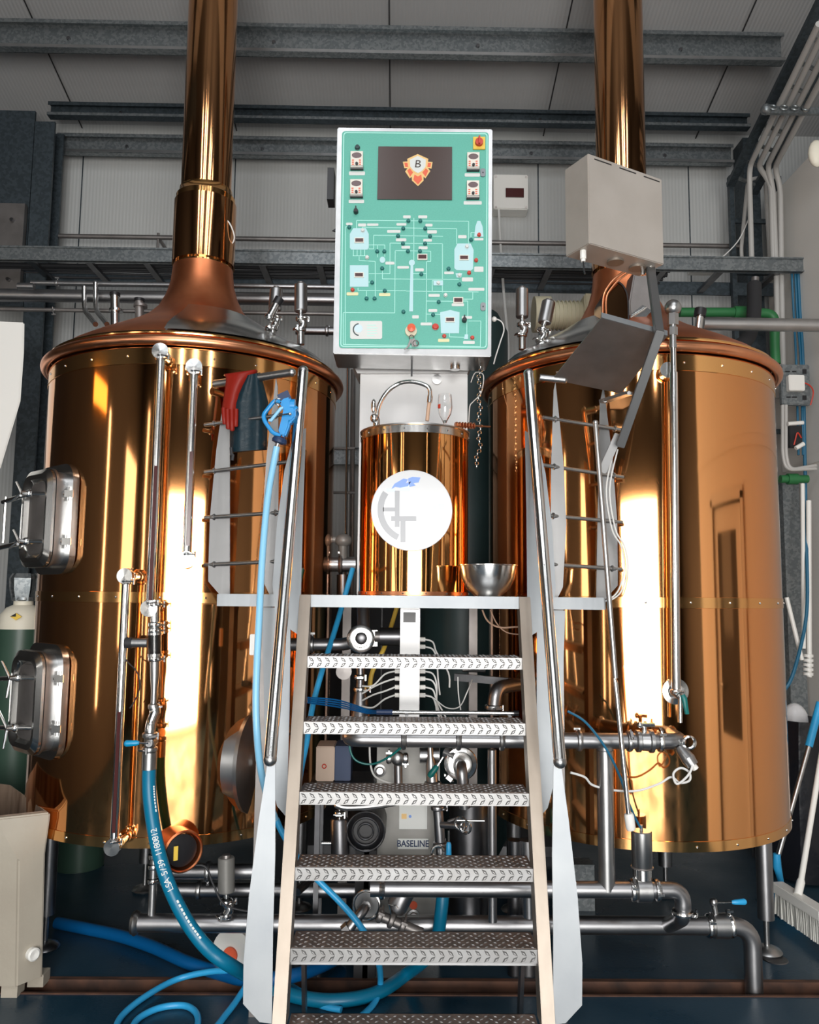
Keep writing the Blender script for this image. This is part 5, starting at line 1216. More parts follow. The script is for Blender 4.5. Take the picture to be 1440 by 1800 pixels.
# between treads four and five
t = thing('swing_elbow', 'steel elbow with round printed flange between the fourth and fifth tread', 'pipe', P(640, 1640, 3.1))
build(MB().lathe([(0, 0), (.05, 0), (.056, -.012), (.05, -.022), (.03, -.022), (0, -.018)], P(645, 1590, 3.16), (.2, 1, 0), 32), 'flange', 'steel_satin', t)
build(MB().torus(P(645, 1590, 3.14), (.2, 1, 0), .050, .006, 32, 8), 'ring', 'steel_polished', t)
build(MB().tube(bendp([P(644, 1592, 3.16), P(642, 1596, 3.08), P(612, 1634, 3.06)], .04), .019, 16).cyl(P(615, 1630, 3.06), P(606, 1638, 3.06), .026, 8), 'pipe', 'steel_pipe', t)
t = thing('valve_actuator', 'slanting steel valve cylinder between the fourth and fifth tread', 'valve', P(698, 1600, 3.12))
build(MB().tube([P(727, 1535, 3.15), P(724, 1541, 3.15), P(698, 1594, 3.12), P(695, 1598, 3.12)], [.036, .04, .04, .034], 24), 'cylinder', 'steel_pipe', t)
build(MB().cyl(P(697, 1596, 3.12), P(692, 1608, 3.12), .015).cyl(P(664, 1608, 3.1), P(742, 1640, 3.1), .018, 14).clamp(P(688, 1617, 3.1), (.9, 0, -.35), .022).clamp(P(708, 1626, 3.1), (.9, 0, -.35), .02, ang=2).clamp(P(668, 1609, 3.1), (.9, 0, -.35), .02, ang=2), 'fitting', 'steel_dull', t)
m = MB().tube([P(688, 1607, 3.08), P(684, 1590, 3.06), P(696, 1592, 3.06), P(700, 1597, 3.06)], .0025, 6)
build(m, 'bracket', 'steel_polished', t)
# second slanted pipe under left plate
one(MB().cyl(P(522, 1568, 3.2), P(548, 1545, 3.3), .016, 14), 'pipe_stub', 'steel_dark', 'dark slanting pipe beside the left stringer below the fourth tread', 'pipe')
# dark floor box far right behind
one(MB().bb(P(1010, 1520, 4.0).x, P(1045, 1520, 4.0).x, 4.0, 4.1, 0, P(1030, 1520, 4.0).z), 'floor_box', 'galvanised', 'small galvanised box on the floor beneath the right tank', 'box')

# ================================================================== HOSES
hp = [P(263, 1336, YA-.03), P(262, 1372, YA-.03), P(264, 1410, YA-.035), P(272, 1465, YA-.04), P(285, 1520, YA-.05), P(305, 1575, YA-.06), P(335, 1630, YA-.06), P(370, 1672, YA-.06), P(410, 1700, YA-.02), PZ(450, 1722, .03), PZ(500, 1745, .026), PZ(560, 1758, .026), PZ(620, 1756, .026), PZ(670, 1742, .026), PZ(715, 1712, .026), P(748, 1685, 3.18), P(768, 1650, 3.16), P(776, 1600, 3.14), P(779, 1560, 3.16), P(778, 1520, 3.25)]
hs = thing('brew_hose', 'thick teal hose with white print hanging from the left tank valve', 'hose', PZ(500, 1745, 0))
hpath = crom(hp, 8)
build(MB().tube(hpath, .0245, 20), 'hose', 'hose_teal', hs)
build(MB().cyl(P(263, 1322, YA-.03), P(262, 1352, YA-.03), .0262, 20), 'ferrule', 'steel_satin', hs)
def on_hose(m, txt, i0, step, size):
    k = i0
    for ch in txt:
        p, t_ = hpath[k], (hpath[k+1]-hpath[k-1]).normalized(); w = (EYE-p).normalized(); w = (w-t_*w.dot(t_)).normalized(); side = w.cross(t_)
        if ch != ' ': lettering(m, ch, p+w*.0254, size, X=-t_, Z=-side)
        k += step
    return m
m = MB()
def stripe(i0, i1, off=0):
    for k in range(i0, i1):
        a, b = hpath[k], hpath[k+1]; t_ = (b-a).normalized(); w = (EYE-a).normalized(); w = (w-t_*w.dot(t_)).normalized(); side = w.cross(t_); w = (w+side*off).normalized()
        m.add([a+w*.0250-side*.0035, a+w*.0250+side*.0035, a.lerp(b, .7)+w*.0250+side*.0035, a.lerp(b, .7)+w*.0250-side*.0035], [(0, 1, 2, 3)])
stripe(10, 19, .75); stripe(41, 52, .2)
ms = []
k0 = 24
on_hose(m, 'LSA 5/39 1180812', 38, -1, .030)
build(m, 'printed_text', 'label_white', hs)
one(MB().tube(crom([PZ(100, 1622, .025), PZ(150, 1632, .025), PZ(210, 1645, .025), PZ(270, 1665, .025), PZ(330, 1692, .025), PZ(390, 1712, .026), PZ(440, 1722, .05), PZ(510, 1716, .07), PZ(560, 1700, .05), PZ(600, 1680, .03)], 8), .025, 18), 'brew_hose', 'hose_blue', 'thick dark blue hose lying on the floor from the left tank leg towards the stair', 'hose')
lp = [PZ(600, 1775, .012), PZ(560, 1765, .012), PZ(520, 1738, .012), PZ(470, 1712, .03), PZ(425, 1707, .06), PZ(370, 1708, .04), PZ(310, 1722, .012), PZ(255, 1752, .012), PZ(215, 1785, .012), PZ(205, 1812, .012), PZ(225, 1835, .012), PZ(290, 1840, .012), PZ(340, 1815, .012), PZ(347, 1785, .012), PZ(325, 1768, .012), PZ(280, 1772, .012), PZ(242, 1792, .012), PZ(238, 1815, .012), PZ(290, 1835, .012), PZ(360, 1822, .012), PZ(400, 1780, .012), PZ(425, 1745, .03), PZ(445, 1712, .07)]
one(MB().tube(crom(lp, 8), .0115, 14), 'thin_hose', 'hose_light', 'bright light blue thin hose coiled on the floor at the bottom left', 'hose')
one(MB().tube(crom([P(486, 1440, 3.0), P(497, 1465, 3.0), P(525, 1510, 3.0), P(560, 1548, 2.98), P(600, 1588, 2.97), P(635, 1630, 2.95), P(662, 1680, 3.0), PZ(669, 1725, .06), PZ(660, 1760, .012), PZ(630, 1790, .012), PZ(590, 1810, .012)], 8), .0112, 14), 'thin_hose', 'hose_light', 'bright blue thin hose slanting across behind the lower stair treads', 'hose')
# spray gun with its pale hose hanging from the left railing
GY = 2.84
gp_ = thing('spray_gun', 'bright blue water spray gun hanging on the left railing with pale blue hose', 'spray gun', P(490, 780, GY))
def G(u, v, Y=GY): return P(340+u/3.75, 600+v/3.75, Y)
def GG(u, v, Y=GY): return P(440+u/12, 660+v/12, Y)
build(MB().prism([GG(u, v, GY-.02) for u, v in ((610, 560), (700, 480), (835, 440), (870, 580), (950, 620), (955, 880), (880, 960), (835, 970), (825, 1060), (735, 1300), (640, 1270), (590, 1150), (650, 920), (690, 740), (640, 620))], (0, .042, 0)), 'body', 'gun_blue', gp_, bevel=.006)
build(MB().cyl(GG(850, 640), GG(948, 640), .024, 18).cyl(GG(880, 700), GG(960, 760), .018, 14), 'nozzle', 'gun_blue', gp_)
build(MB().beam(GG(620, 530), GG(845, 425), .044, .010, up=(0, 1, 0)), 'top_band', 'navy', gp_)
build(MB().tube(bendp([GG(640, 570), GG(590, 530), GG(500, 545), GG(275, 830), GG(300, 960), GG(480, 1220), GG(650, 1270)], .02), .0078, 10), 'trigger_guard', 'gun_blue', gp_)
build(MB().tube([GG(700, 680, GY-.015), GG(650, 690, GY-.015), GG(430, 960, GY-.012), GG(395, 940, GY-.012)], .0062, 10), 'trigger', 'hose_pale', gp_)
build(MB().tube([GG(610, 850, GY-.02), GG(720, 825, GY-.035), GG(830, 812, GY-.04)], .0035, 8).ball(GG(835, 812, GY-.04), .006, n=10), 'catch', 'steel_polished', gp_)
build(MB().lathe([(.010, -.012), (.026, -.008), (.028, 0), (.024, .010), (.012, .014)], G(568, 655), (.3, 0, 1), 20), 'collar', 'navy', gp_)
build(MB().cyl(G(560, 668), G(550, 700), .009, 12), 'ferrule', 'steel_satin', gp_)
build(MB().tube(crom([G(550, 695), G(530, 800), P(473, 860, GY-.01), P(466, 920, GY-.03), P(460, 1000, GY-.06), P(456, 1080, GY-.1), P(452, 1160, GY-.13), P(450, 1230, GY-.15), P(452, 1290, GY-.16), P(458, 1350, GY-.13), P(470, 1400, GY-.05), P(484, 1440, GY+.0)], 6), .0120, 14), 'hose', 'hose_pale', gp_)
build(MB().torus(G(560, 400, GY-.01), (0, 1, .3), .012, .002, 16, 6), 'hook', 'steel_polished', gp_)

# ------------------------------------------------------------ rubber gloves on the top rail
def grid_sheet(m, rows, th):
    nr, nc = len(rows), len(rows[0]); front = [p for r in rows for p in r]; back = [p+V((0, th, 0)) for p in front]; n = nr*nc; fs = []
    for i in range(nr-1):
        for j in range(nc-1):
            a, b, c, d = i*nc+j, i*nc+j+1, (i+1)*nc+j+1, (i+1)*nc+j; fs.append((a, b, c, d)); fs.append((n+a, n+d, n+c, n+b))
    for j in range(nc-1): fs.append((j, n+j, n+j+1, j+1)); o = (nr-1)*nc; fs.append((o+j, o+j+1, n+o+j+1, n+o+j))
    for i in range(nr-1): fs.append((i*nc, (i+1)*nc, n+(i+1)*nc, n+i*nc)); o = nc-1; fs.append((i*nc+o, n+i*nc+o, n+(i+1)*nc+o, (i+1)*nc+o))
    return m.add(front+back, fs)
YR = 2.99
rows = []
outl = [(200, 225, 400, 190), (205, 215, 415, 185), (215, 235, 408, 200), (213, 275, 375, 235), (208, 310, 340, 290), (200, 360, 318, 345), (192, 410, 305, 400), (186, 455, 298, 452), (188, 490, 298, 492)]
for i, (u0, v0, u1, v1) in enumerate(outl):
    r = []
    for j in range(9):
        t_ = j/8; u = u0+(u1-u0)*t_; v = v0+(v1-v0)*t_
        yy = YR-.018-.022*math.sin(PI*t_)*(1 if i > 1 else .7)+(.05 if i == 0 else .0)
        r.append(G(u, v, yy+.035-.06*t_*0))
    rows.append(r)
gl = thing('rubber_glove', 'red rubber glove draped over the left top rail, fingers down', 'glove', G(245, 595, YR))
m = grid_sheet(MB(), rows, .03)
b_ = build(m, 'cuff_and_palm', 'glove_red', gl, ang=70)
m = MB()
for k, (u0, v0, u1, v1, r) in enumerate(((200, 470, 206, 545, .0085), (226, 480, 230, 575, .0092), (254, 480, 256, 585, .0092), (282, 478, 280, 560, .0088))):
    m.tube(crom([G(u0, v0-30, YR-.01), G(u0, v0, YR-.012), G((u0+u1)/2, (v0+v1)/2, YR-.016), G(u1, v1-8, YR-.012), G(u1, v1, YR-.010)], 4), [r]*15+[r*.8, r*.4], 12)
build(m, 'fingers', 'glove_red', gl)
gl = thing('rubber_gauntlet', 'dark teal rubber gauntlet cuff hanging behind the red glove on the top rail', 'glove', G(360, 720, 3.0))
rows = []
for i in range(9):
    t_ = i/8; u0 = max(244, 345-290*t_); u1 = 440+130*t_ if t_ < .38 else 490-18*(t_-.38); v0 = 225+505*t_; v1 = 205+505*t_
    r = []
    for j in range(11):
        s_ = j/10; r.append(G(u0+(u1-u0)*s_, v0+(v1-v0)*s_, 3.02-.035*math.sin(PI*s_)-.01*math.sin(3*PI*s_)))
    rows.append(r)
build(grid_sheet(MB(), rows, .02), 'sheet', 'glove_dark', gl, ang=70)
build(MB().tube(bendp([G(248, 700, 3.0), G(252, 745, 3.0), G(262, 750, 3.0), G(256, 785, 3.0)], .01), .006, 8), 'tie', 'rubber', gl)

# ================================================================== LEFT FOREGROUND AND BACKGROUND
# gas cylinder
c = V((P(33, 1200, 4.25).x, 4.25, 0)); r = .115
zt_ = P(33, 1105, 4.25).z; zs = P(33, 1063, 4.25).z
t = thing('gas_cylinder', 'green gas cylinder with cream shoulder and grey cap left of the left tank', 'gas cylinder', c)
build(MB().lathe([(0, 0), (r-.01, 0), (r, .01), (r, zt_)], c, n=40), 'body', 'green_bottle', t)
build(MB().lathe([(r, zt_), (r, zt_+.03), (r*.93, zt_+.075), (r*.7, zs-.015), (r*.42, zs), (r*.42, zs+.02), (0, zs+.02)], c, n=40), 'shoulder', 'cream', t, ang=50)
zc0, zc1 = zs+.02, P(40, 1008, 4.25).z
m = MB()
for a in (0, 120, 240):
    aa = math.radians(a-75); q = V((math.cos(aa), math.sin(aa), 0)); sd = V((-q.y, q.x, 0))
    m.loft([[c+q*rr_+sd*w+V((0, 0, z)) for rr_, w, z in ((ra, -wa, za), (ra, wa, za), (ra-.012, wa, za), (ra-.012, -wa, za))] for ra, wa, za in ((.05, .03, zc0), (.062, .038, zc0+.06), (.066, .04, zc0+.12), (.05, .035, zc1))])
m.lathe([(.052, zc0), (.058, zc0+.006), (.058, zc0+.02), (.045, zc0+.02)], c, n=24).lathe([(0, zc1), (.045, zc1-.002), (.052, zc1-.012), (.05, zc1-.03)], c, n=24)
build(m, 'guard_cap', 'galvanised', t)
build(MB().cyl(c+V((0, 0, zc0)), c+V((0, 0, zc0+.08)), .016, 12).cyl(c+V((-.03, -.03, zc0+.09)), c+V((.03, -.03, zc0+.09)), .012), 'valve', 'steel_dull', t)
q = P(28, 1084, 4.25-r-.004)
m = MB().prism([q+V((-.03, 0, 0)), q+V((0, 0, .018)), q+V((.03, 0, 0)), q+V((0, 0, -.018))], (0, .004, 0)); build(m, 'hazard_label', 'yellow', t)
build(MB().prism([q+V((-.03, -.001, 0)), q+V((0, -.001, .018)), q+V((.0, -.001, 0.0))], (0, -.001, 0)), 'hazard_mark', 'black', t)
c2 = V((P(140, 1500, 4.6).x, 4.6, 0))
one(MB().lathe([(0, 0), (.13, 0), (.13, .75), (.09, .86), (0, .88)], c2, n=32), 'gas_cylinder', 'green_bottle', 'second dark cylinder base standing on the floor behind the left tank leg', 'gas cylinder')
# beige plastic tub
TY = 2.62
t = thing('plastic_tub', 'tall beige plastic tub standing at the lower left edge', 'tub', P(20, 1740, 3.2))
def T(x, y, Y=TY): return P(x, y, Y)
fz = lambda x, y, Y: P(x, y, Y)
A = [fz(-190, 1441, 3.10), fz(0, 1438, 3.10), fz(89, 1424, 3.18), fz(22, 1362, 3.62), fz(-40, 1350, 3.70), fz(-190, 1352, 3.68)]
Bm = [fz(-180, 1520, 3.12), fz(32, 1520, 3.12), fz(80, 1495, 3.20), fz(20, 1480, 3.60), fz(-40, 1470, 3.66), fz(-180, 1470, 3.66)]
Bt = [fz(-170, 1712, 3.14), fz(30, 1712, 3.14), fz(76, 1690, 3.22), fz(20, 1640, 3.56), fz(-40, 1640, 3.6), fz(-170, 1640, 3.6)]
ztop = A[1].z; 
for ring_, z in ((A, ztop),):
    for k, v in enumerate(ring_): ring_[k] = V((v.x, v.y, ztop))
for k, v in enumerate(Bm): Bm[k] = V((v.x, v.y, ztop-.16))
for k, v in enumerate(Bt): Bt[k] = V((v.x, v.y, .045))
mid = [V((a.x, a.y, ztop-.03)) for a in A]
ctr = sum(A, V())/6
inn = [ctr+(a-ctr)*.93 for a in A]; inb = [V((ctr.x+(a.x-ctr.x)*.85, ctr.y+(a.y-ctr.y)*.85, ztop-.4)) for a in A]
build(MB().loft([Bt, Bm, mid, A, inn], caps=False).add(Bt, [(5, 4, 3, 2, 1, 0)]), 'shell', 'tub_plastic', t, bevel=.006)
build(MB().loft([[v+V((0, 0, .003)) for v in inn], inb], caps=False).add(inb, [(5, 4, 3, 2, 1, 0)]), 'inner_wall', 'tub_inside', t)
for q in (Bt[1], Bt[2]): 
    build(MB().box(V((q.x-.03, q.y+.04, .0225)), (.06, .06, .045)), 'foot', 'tub_plastic', t)
pn = (Bt[2]-Bt[1]).cross(V((0, 0, 1))).normalized()
if pn.y > 0: pn = -pn
q = (Bt[1]+Bt[2])/2+V((0, 0, .10))
build(MB().lathe([(0, -.02), (.022, -.02), (.024, .022), (.018, .026), (0, .022)], q, tuple(pn), 24), 'drain_plug', 'white_plastic', t)
# white sheet hopper at the left edge
m = MB().prism([P(-120, 560, 3.9), P(43, 567, 3.9), P(42, 620, 3.9), P(36, 705, 3.9), P(0, 826, 3.9), P(-120, 830, 3.9)], P(43, 567, 4.2)-P(43, 567, 3.9))
t = one(m, 'plastic_hopper', 'white_plastic', 'pale plastic hopper cut off by the left edge above the tank hatch', 'hopper', bevel=.006)
one(MB().bb(P(-110, 830, 3.95).x, P(-75, 830, 3.95).x, 3.95, 4.1, 0, P(-90, 826, 3.95).z), 'hopper_stand', 'steel_dull', 'steel post carrying the pale plastic hopper', 'stand')
# white reel with red cap on the floor behind left plate
q = PZ(425, 1700, .0); q = V((q.x, 3.36, 0))
t = thing('cable_reel', 'small white reel with red centre on the floor behind the left stair plate', 'reel', q)
build(MB().lathe([(0, 0), (.085, 0), (.09, .01), (.09, .06), (.06, .07), (0, .07)], q+V((0, 0, .095)), (-.35, -1, 0), 32), 'drum', 'white_plastic', t)
build(MB().lathe([(.02, .07), (.030, .072), (.030, .080), (0, .082)], q+V((0, 0, .095)), (-.35, -1, 0), 24), 'centre', 'orange_red', t)
# ------------------------------------------------------------ right side
# roof cable ladder and four conduits rising towards the camera
LA, LB = P(1284, 325, 4.95), P(1450, -10, 3.6)
cl = thing('cable_ladder', 'steep dark cable ladder following the roof slope at the upper right', 'cable tray', LA)
off = V((.20, .1, .0))
for o_, nm in ((V((0, 0, 0)), 'side_rail'), (off, 'side_rail')): build(MB().beam(LA+o_, LB+o_, .05, .03), nm, 'galvanised_dark', cl)
for k in range(9): q = LA.lerp(LB, (k+.5)/9); build(MB().cyl(q, q+off, .012, 8), 'rung', 'galvanised', cl)
tops = [(1318, 292), (1333, 292), (1349, 292), (1362, 294)]
ends = [(1440, 42), (1452, 50), (1466, 62), (1476, 80)]
for i in range(4):
    a = P(*tops[i], 4.75); b = P(*ends[i], 3.55)
    if i == 0: pts = [b, a, P(1318, 330, 4.8), P(1322, 470, 4.85)]
    elif i == 1: pts = [b, a, P(1348, 312, 4.8), P(1356, 330, 4.8), P(1360, 480, 4.85)]
    else: pts = [b, a, P(tops[i][0]+10, 330, 4.8), P(tops[i][0]+ (16 if i == 2 else 12), 480, 4.85), P(tops[i][0]+(20 if i == 2 else 16), 700, 4.85)]
    one(MB().tube(bendp(pts, .06), .0165, 12), 'conduit', 'conduit_grey', ('first', 'second', 'third', 'fourth')[i]+' from the left of four pale conduits coming down the roof slope', 'conduit', 'pale conduits at the upper right')
q = P(1385, 193, 4.1)
m = MB().bb(q.x-.14, q.x+.22, q.y, q.y+.02, q.z-.02, q.z+.02)
for k in range(4): m.torus(q+V((-.09+.06*k, -.02, 0)), (0, 1, -.5), .02, .005, 14, 6)
m.ball(q+V((-.12, 0, 0)), .03, n=12)
one(m, 'conduit_clamp', 'galvanised', 'galvanised strut with clips holding the four pale conduits', 'bracket')
# vertical cable ladder in the corner
c0 = P(1330, 300, 5.05); c1 = P(1330, 1200, 5.05)
cl2 = thing('cable_ladder', 'vertical cable ladder in the right back corner behind the conduits', 'cable tray', (c0.x, 5.05, 1.2))
for x in (1288, 1372): build(MB().bb(P(x, 400, 5.1).x-.015, P(x, 400, 5.1).x+.015, 5.09, 5.13, 1.2, 4.35), 'side_rail', 'galvanised_dark', cl2)
for k in range(8): z = 1.5+.36*k; build(MB().bb(P(1288, 400, 5.1).x, P(1372, 400, 5.1).x, 5.10, 5.12, z, z+.03), 'rung', 'galvanised_dark', cl2)
one(MB().tube(bendp([P(1306, 468, 5.0), P(1303, 440, 5.0), P(1315, 315, 4.98), P(1345, 312, 4.98), P(1352, 430, 5.0), P(1354, 470, 5.0)], .05), .012, 10), 'conduit', 'conduit_grey', 'thin arched conduit beside the vertical cable ladder', 'conduit')
# big outlet pipe, green pipe, insulated black elbow
z_ = P(1300, 570, 4.0).z
t = thing('vapour_pipe', 'wide satin steel pipe leaving the right tank dome to the right edge', 'pipe', (1.9, 4.0, z_-.04))
build(MB().cyl((P(1235, 570, 4.0).x, 4.0, z_), (2.49, 4.0, z_), .034, 24), 'pipe', 'steel_satin', t)
one(MB().tube(bendp([P(1195, 549, 4.6), P(1300, 549, 4.6), P(1362, 551, 4.6), P(1362, 610, 4.6), P(1364, 640, 4.6)], .06), .028, 16), 'water_main', 'green_pipe', 'green plastic pipe running behind the right dome and turning down', 'pipe')
one(MB().cyl(P(1290, 549, 4.6), P(1312, 549, 4.6), .037, 16), 'pipe_coupling', 'green_pipe', 'green coupling sleeve on the green plastic pipe', 'coupling')
t = thing('insulated_pipe', 'black foam insulated pipe bend right of the right flue', 'pipe', P(1312, 620, 4.35))
build(MB().tube(crom([P(1326, 500, 4.5), P(1326, 540, 4.45), P(1322, 575, 4.4), P(1312, 598, 4.35), P(1292, 612, 4.3), P(1282, 616, 4.3)], 6), .04, 16), 'insulation', 'black_matte', t)
build(MB().cyl(P(1328, 488, 4.5), P(1327, 506, 4.5), .022, 14), 'pipe', 'steel_dull', t)
t = thing('dome_nozzle', 'small black capped vent nozzle on top of the right dome', 'nozzle', P(1228, 570, 3.95))
build(MB().cyl(P(1226, 592, 3.95), P(1231, 552, 3.95), .020, 16), 'neck', 'steel_polished', t); build(MB().cyl(P(1230, 556, 3.95), P(1232, 543, 3.95), .03, 16), 'cap', 'black', t)
# junction panel
t = wallbox(1373, 640, 1427, 712, 4.62, .04, 'junction_box', 'grey metal panel with white square box at the right edge of the right tank', 'junction box', 'galvanised')
a, b = P(1384, 660, 4.6), P(1413, 688, 4.6); build(MB().bb(a.x, b.x, 4.58, 4.62, b.z, a.z), 'cover', 'white_plastic', t, bevel=.004)
m = MB()
for x0, y0, x1, y1 in ((1381, 652, 1389, 654), (1393, 652, 1400, 654), (1383, 697, 1390, 699), (1393, 697, 1401, 699), (1411, 649, 1418, 657), (1411, 695, 1418, 703)):
    a, b = P(x0, y0, 4.617), P(x1, y1, 4.617); m.bb(a.x, b.x, 4.615, 4.62, b.z, a.z)
build(m, 'slots', 'black', t)
build(MB().tube(crom([P(1412, 672, 4.6), P(1424, 678, 4.59), P(1430, 690, 4.6), P(1425, 712, 4.62)], 5), .004, 6), 'wire', 'red', t)
# strut, duct and column below the panel
one(MB().bb(P(1405, 500, 5.0).x, P(1425, 500, 5.0).x, 5.0, 5.08, 0, P(1410, 475, 5.0).z), 'galvanised_strut', 'galvanised', 'upright galvanised strut beside the right wall', 'strut')
one(MB().bb(P(1376, 860, 4.9).x, P(1405, 860, 4.9).x, 4.9, 5.05, 0, P(1390, 842, 4.9).z), 'cable_duct', 'galvanised', 'mottled galvanised duct between right tank and wall', 'duct')
t = thing('thermostat', 'small dark controller with red wires under the junction panel', 'controller', P(1403, 790, 4.6))
a, b = P(1388, 748, 4.6), P(1412, 786, 4.6); build(MB().bb(a.x, b.x, 4.6, 4.64, b.z, a.z), 'housing', 'black', t, bevel=.003)
build(MB().tube(bendp([P(1396, 782, 4.58), P(1402, 758, 4.57), P(1409, 770, 4.57)], .02), .004, 6), 'wire', 'red', t)
build(MB().cyl(P(1385, 745, 4.59), P(1412, 743, 4.59), .012).cyl(P(1399, 788, 4.57), P(1413, 780, 4.57), .013), 'gland', 'white_plastic', t)
for i, x in enumerate((1376, 1382)):
    one(MB().tube(bendp([P(x, 712, 4.62), P(x, 800, 4.62), P(x+6, 826, 4.62), P(1435, 824-6*i, 4.62)], .06), .010, 10), 'conduit', 'conduit_grey', ('outer', 'inner')[i]+' of two pale conduits bending right below the junction panel', 'conduit', 'bent conduits by the right wall')
t = thing('green_coupling', 'bright green pipe union low beside the right tank', 'coupling', P(1395, 852, 4.62))
build(MB().cyl(P(1372, 842, 4.66), P(1420, 842, 4.66), .024, 16).cyl(P(1384, 842, 4.66), P(1402, 842, 4.66), .033, 16), 'union', 'green_pipe', t)
m = MB()
for k, (x0, x1) in enumerate(((1392, 1404), (1398, 1412), (1403, 1416))):
    m.tube(crom([P(x0, 480, 4.8), P(x0+4, 560, 4.8), P(x1-4, 640, 4.75), P(x1, 860, 4.7), P(x1+2, 960, 4.6), P(x1+2, 1080, 4.5), P(x1-20, 1180, 4.4), P(x1-38, 1215, 4.4)] if k == 2 else [P(x0, 480, 4.8), P(x0+4, 560, 4.8), P(x1-4, 640, 4.75), P(x1, 800, 4.7)], 6), .010 if k == 2 else .007, 8)
one(m, 'blue_cables', 'cable_blue', 'blue cables running down beside the right wall', 'cables')
t = thing('downpipe', 'white plastic pipe with ribbed socket on the right wall', 'pipe', P(1415, 1190, 4.6))
build(MB().cyl(P(1411, 850, 4.6), P(1413, 1140, 4.6), .012).cyl(P(1422, 880, 4.6), P(1423, 1190, 4.6), .014), 'pipe', 'white_plastic', t)
m = MB()
for k in range(5): m.cyl(P(1421, 1150+8*k, 4.6), P(1421, 1155+8*k, 4.6), .028, 14)
build(m, 'socket', 'white_plastic', t)
one(MB().cyl(P(1383, 1050, 4.5), P(1410, 1160, 4.5), .012, 10), 'plastic_rod', 'white_plastic', 'thin white rod leaning between right tank and wall', 'rod')
one(MB().ball(P(1436, 270, 3.95), .05, (.9, .6, 1.5), n=16), 'wall_sensor', 'cream', 'cream sensor housing cut by the right edge near the conduits', 'sensor')
# shelf, bags
t = thing('side_shelf', 'pale shelf board beside the right wall carrying a plastic bag', 'shelf', (P(1400, 1305, 4.6).x, 4.6, 0))
a = P(1380, 1302, 4.45); build(MB().bb(a.x-.05, 2.48, 4.40, 4.85, a.z-.02, a.z), 'board', 'galvanised', t)
build(MB().bb(a.x-.04, a.x-.01, 4.80, 4.83, 0, a.z-.02)  .bb(2.44, 2.47, 4.80, 4.83, 0, a.z-.02), 'leg', 'steel_dark', t)
one(MB().ball(P(1398, 1275, 4.6), .10, (.8, .7, 1.25), n=24), 'plastic_bag', 'bag_white', 'crumpled white plastic bag on the side shelf', 'bag')
m = MB(); q = P(1398, 1420, 4.5)
m.loft([[V((q.x+rx*math.cos(a*PI/8)*(1+.08*math.sin(3*a)), 4.5+.2*math.sin(a*PI/8), z)) for a in range(16)] for rx, z in ((.14, .02), (.17, .15), (.16, .5), (.13, .85), (.10, P(1398, 1320, 4.5).z))])
one(m, 'bin_bag', 'bag_black', 'glossy black bin bag hanging under the side shelf', 'bag')
# squeegee and broom leaning at the right edge
t = thing('floor_squeegee', 'squeegee with blue grip and blue blade leaning on the right wall', 'squeegee', PZ(1370, 1590, 0))
bt = P(1366, 1512, 4.0); tp_ = P(1442, 1235, 4.1)
k1 = P(1422, 1312, 4.07)
build(MB().cyl(bt, k1, .012, 12), 'shaft', 'steel_satin', t); build(MB().tube([k1, tp_], [.019, .019], 14), 'grip', 'hose_light', t)
b2 = V((bt.x, bt.y, .02)); build(MB().tube([bt+V((0, 0, .03)), bt-V((0, 0, .03)), V((bt.x+.02, bt.y, .12))], [.017, .02, .012], 12).prism([V((bt.x-.03, bt.y-.02, .02)), V((bt.x+.12, bt.y-.12, .005)), V((bt.x+.10, bt.y-.08, .06)), V((bt.x+.02, bt.y, .13)), V((bt.x-.02, bt.y, .13))], (0, .03, 0)), 'head', 'hose_light', t)
t = thing('push_broom', 'wide white broom with white handle standing at the lower right edge', 'broom', PZ(1420, 1575, 0))
zh = .17; a, b = P(1366, 1540, 3.85), P(1450, 1562, 3.5); a.z = b.z = zh
bc = a.lerp(b, .45)
build(MB().beam(a, b, .06, .045), 'head', 'white_plastic', t, bevel=.004)
m = MB(); u = (b-a)
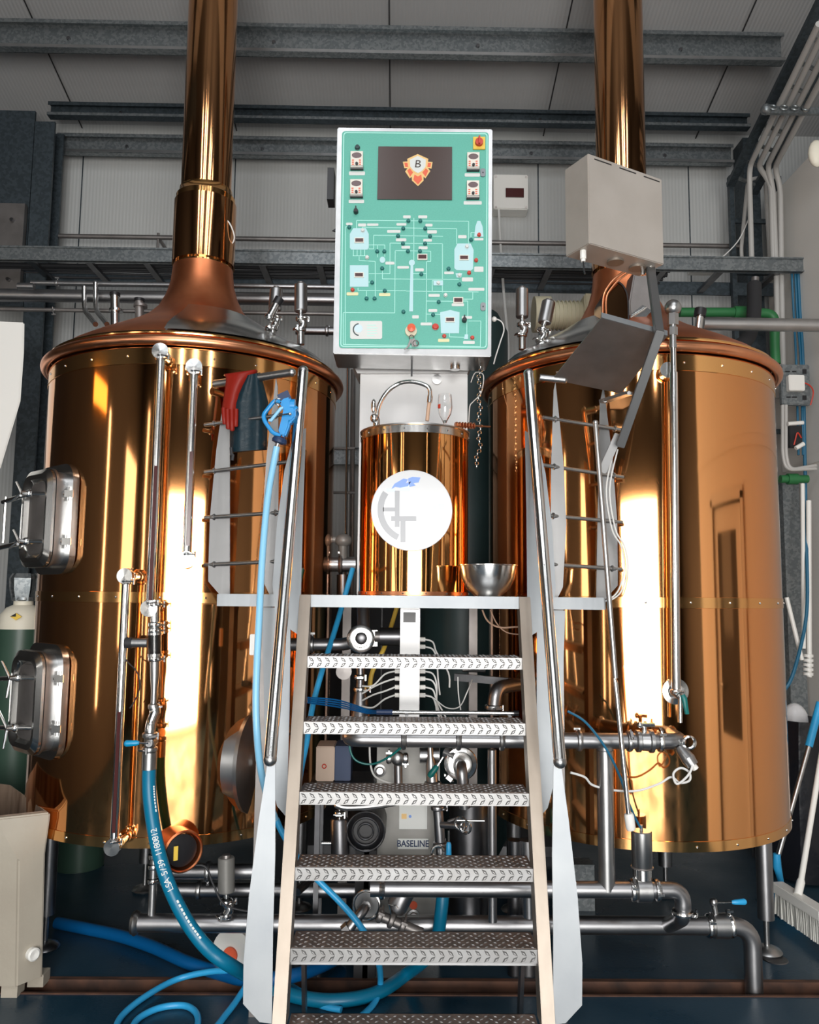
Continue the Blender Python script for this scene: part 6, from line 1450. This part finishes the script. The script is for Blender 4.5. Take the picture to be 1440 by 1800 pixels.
random.seed(2)
for k in range(42):
    for j in (-1, 0, 1):
        q = a+u*(k+.5)/42+V((0, j*.018, -.02)); m.beam(q, q+V((random.uniform(-.006, .006), j*.01, -.11)), .008, .008, up=(0, 1, 0))
setp(build(m, 'bristles', 'bristle', t), kind='stuff')
hp_ = P(1443, 1335, 3.85)
build(MB().tube([bc+V((0, 0, .02)), bc.lerp(hp_, .12), bc.lerp(hp_, .14), hp_, hp_+(hp_-bc)*.3], [.018, .018, .013, .013, .013], 12), 'handle', 'white_plastic', t)
# small floor drain cover near the right foot
q = PZ(1362, 1686, 0); one(MB().lathe([(0, .003), (.05, .003), (.054, 0)], V((q.x, q.y, 0)), n=28), 'floor_drain', 'steel_dark', 'small dark round cap on the floor beside the right tank foot', 'floor cap')
# white tag on left railing leg / hook behind left handrail
one(MB().box(P(445, 1133, 2.95), (.022, .02, .075)), 'wall_switch', 'white_plastic', 'small white box clipped at the left edge of the platform post', 'box', bevel=.002)
# thin cable from the left sleeve
one(MB().tube(crom([P(393, 383, 3.68), P(404, 393, 3.68), P(412, 415, 3.7), P(408, 428, 3.72), P(397, 428, 3.74)], 6), .0035, 6), 'probe_wire', 'cable_white', 'thin white wire looping off the brass sleeve of the left flue', 'wire')
m = MB().bb(P(1218, 471, 5.2).x, P(1268, 471, 5.2).x, 5.2, 5.3, P(1240, 474, 5.2).z, P(1240, 466, 5.2).z)
one(m, 'light_fitting', 'white_plastic', 'flat white fitting on top of the cable ladder right of the box', 'lamp')
one(MB().tube(crom([P(1322, 370, 4.9), P(1300, 420, 4.95), P(1270, 452, 5.0), P(1240, 474, 5.0)], 6), .004, 6), 'signal_cable', 'cable_white', 'thin cable hanging from the conduits to the flat white fitting', 'cable')
# orange warning lamp glowing on the left wall, mirrored in the tank
one(MB().bb(-3.98, -3.9, 1.3, 2.1, 2.92, 3.12), 'wall_lamp', 'lamp_orange', 'glowing orange lamp high on the left wall, mirrored in the left tank', 'lamp')
print('objects', len(bpy.data.objects))
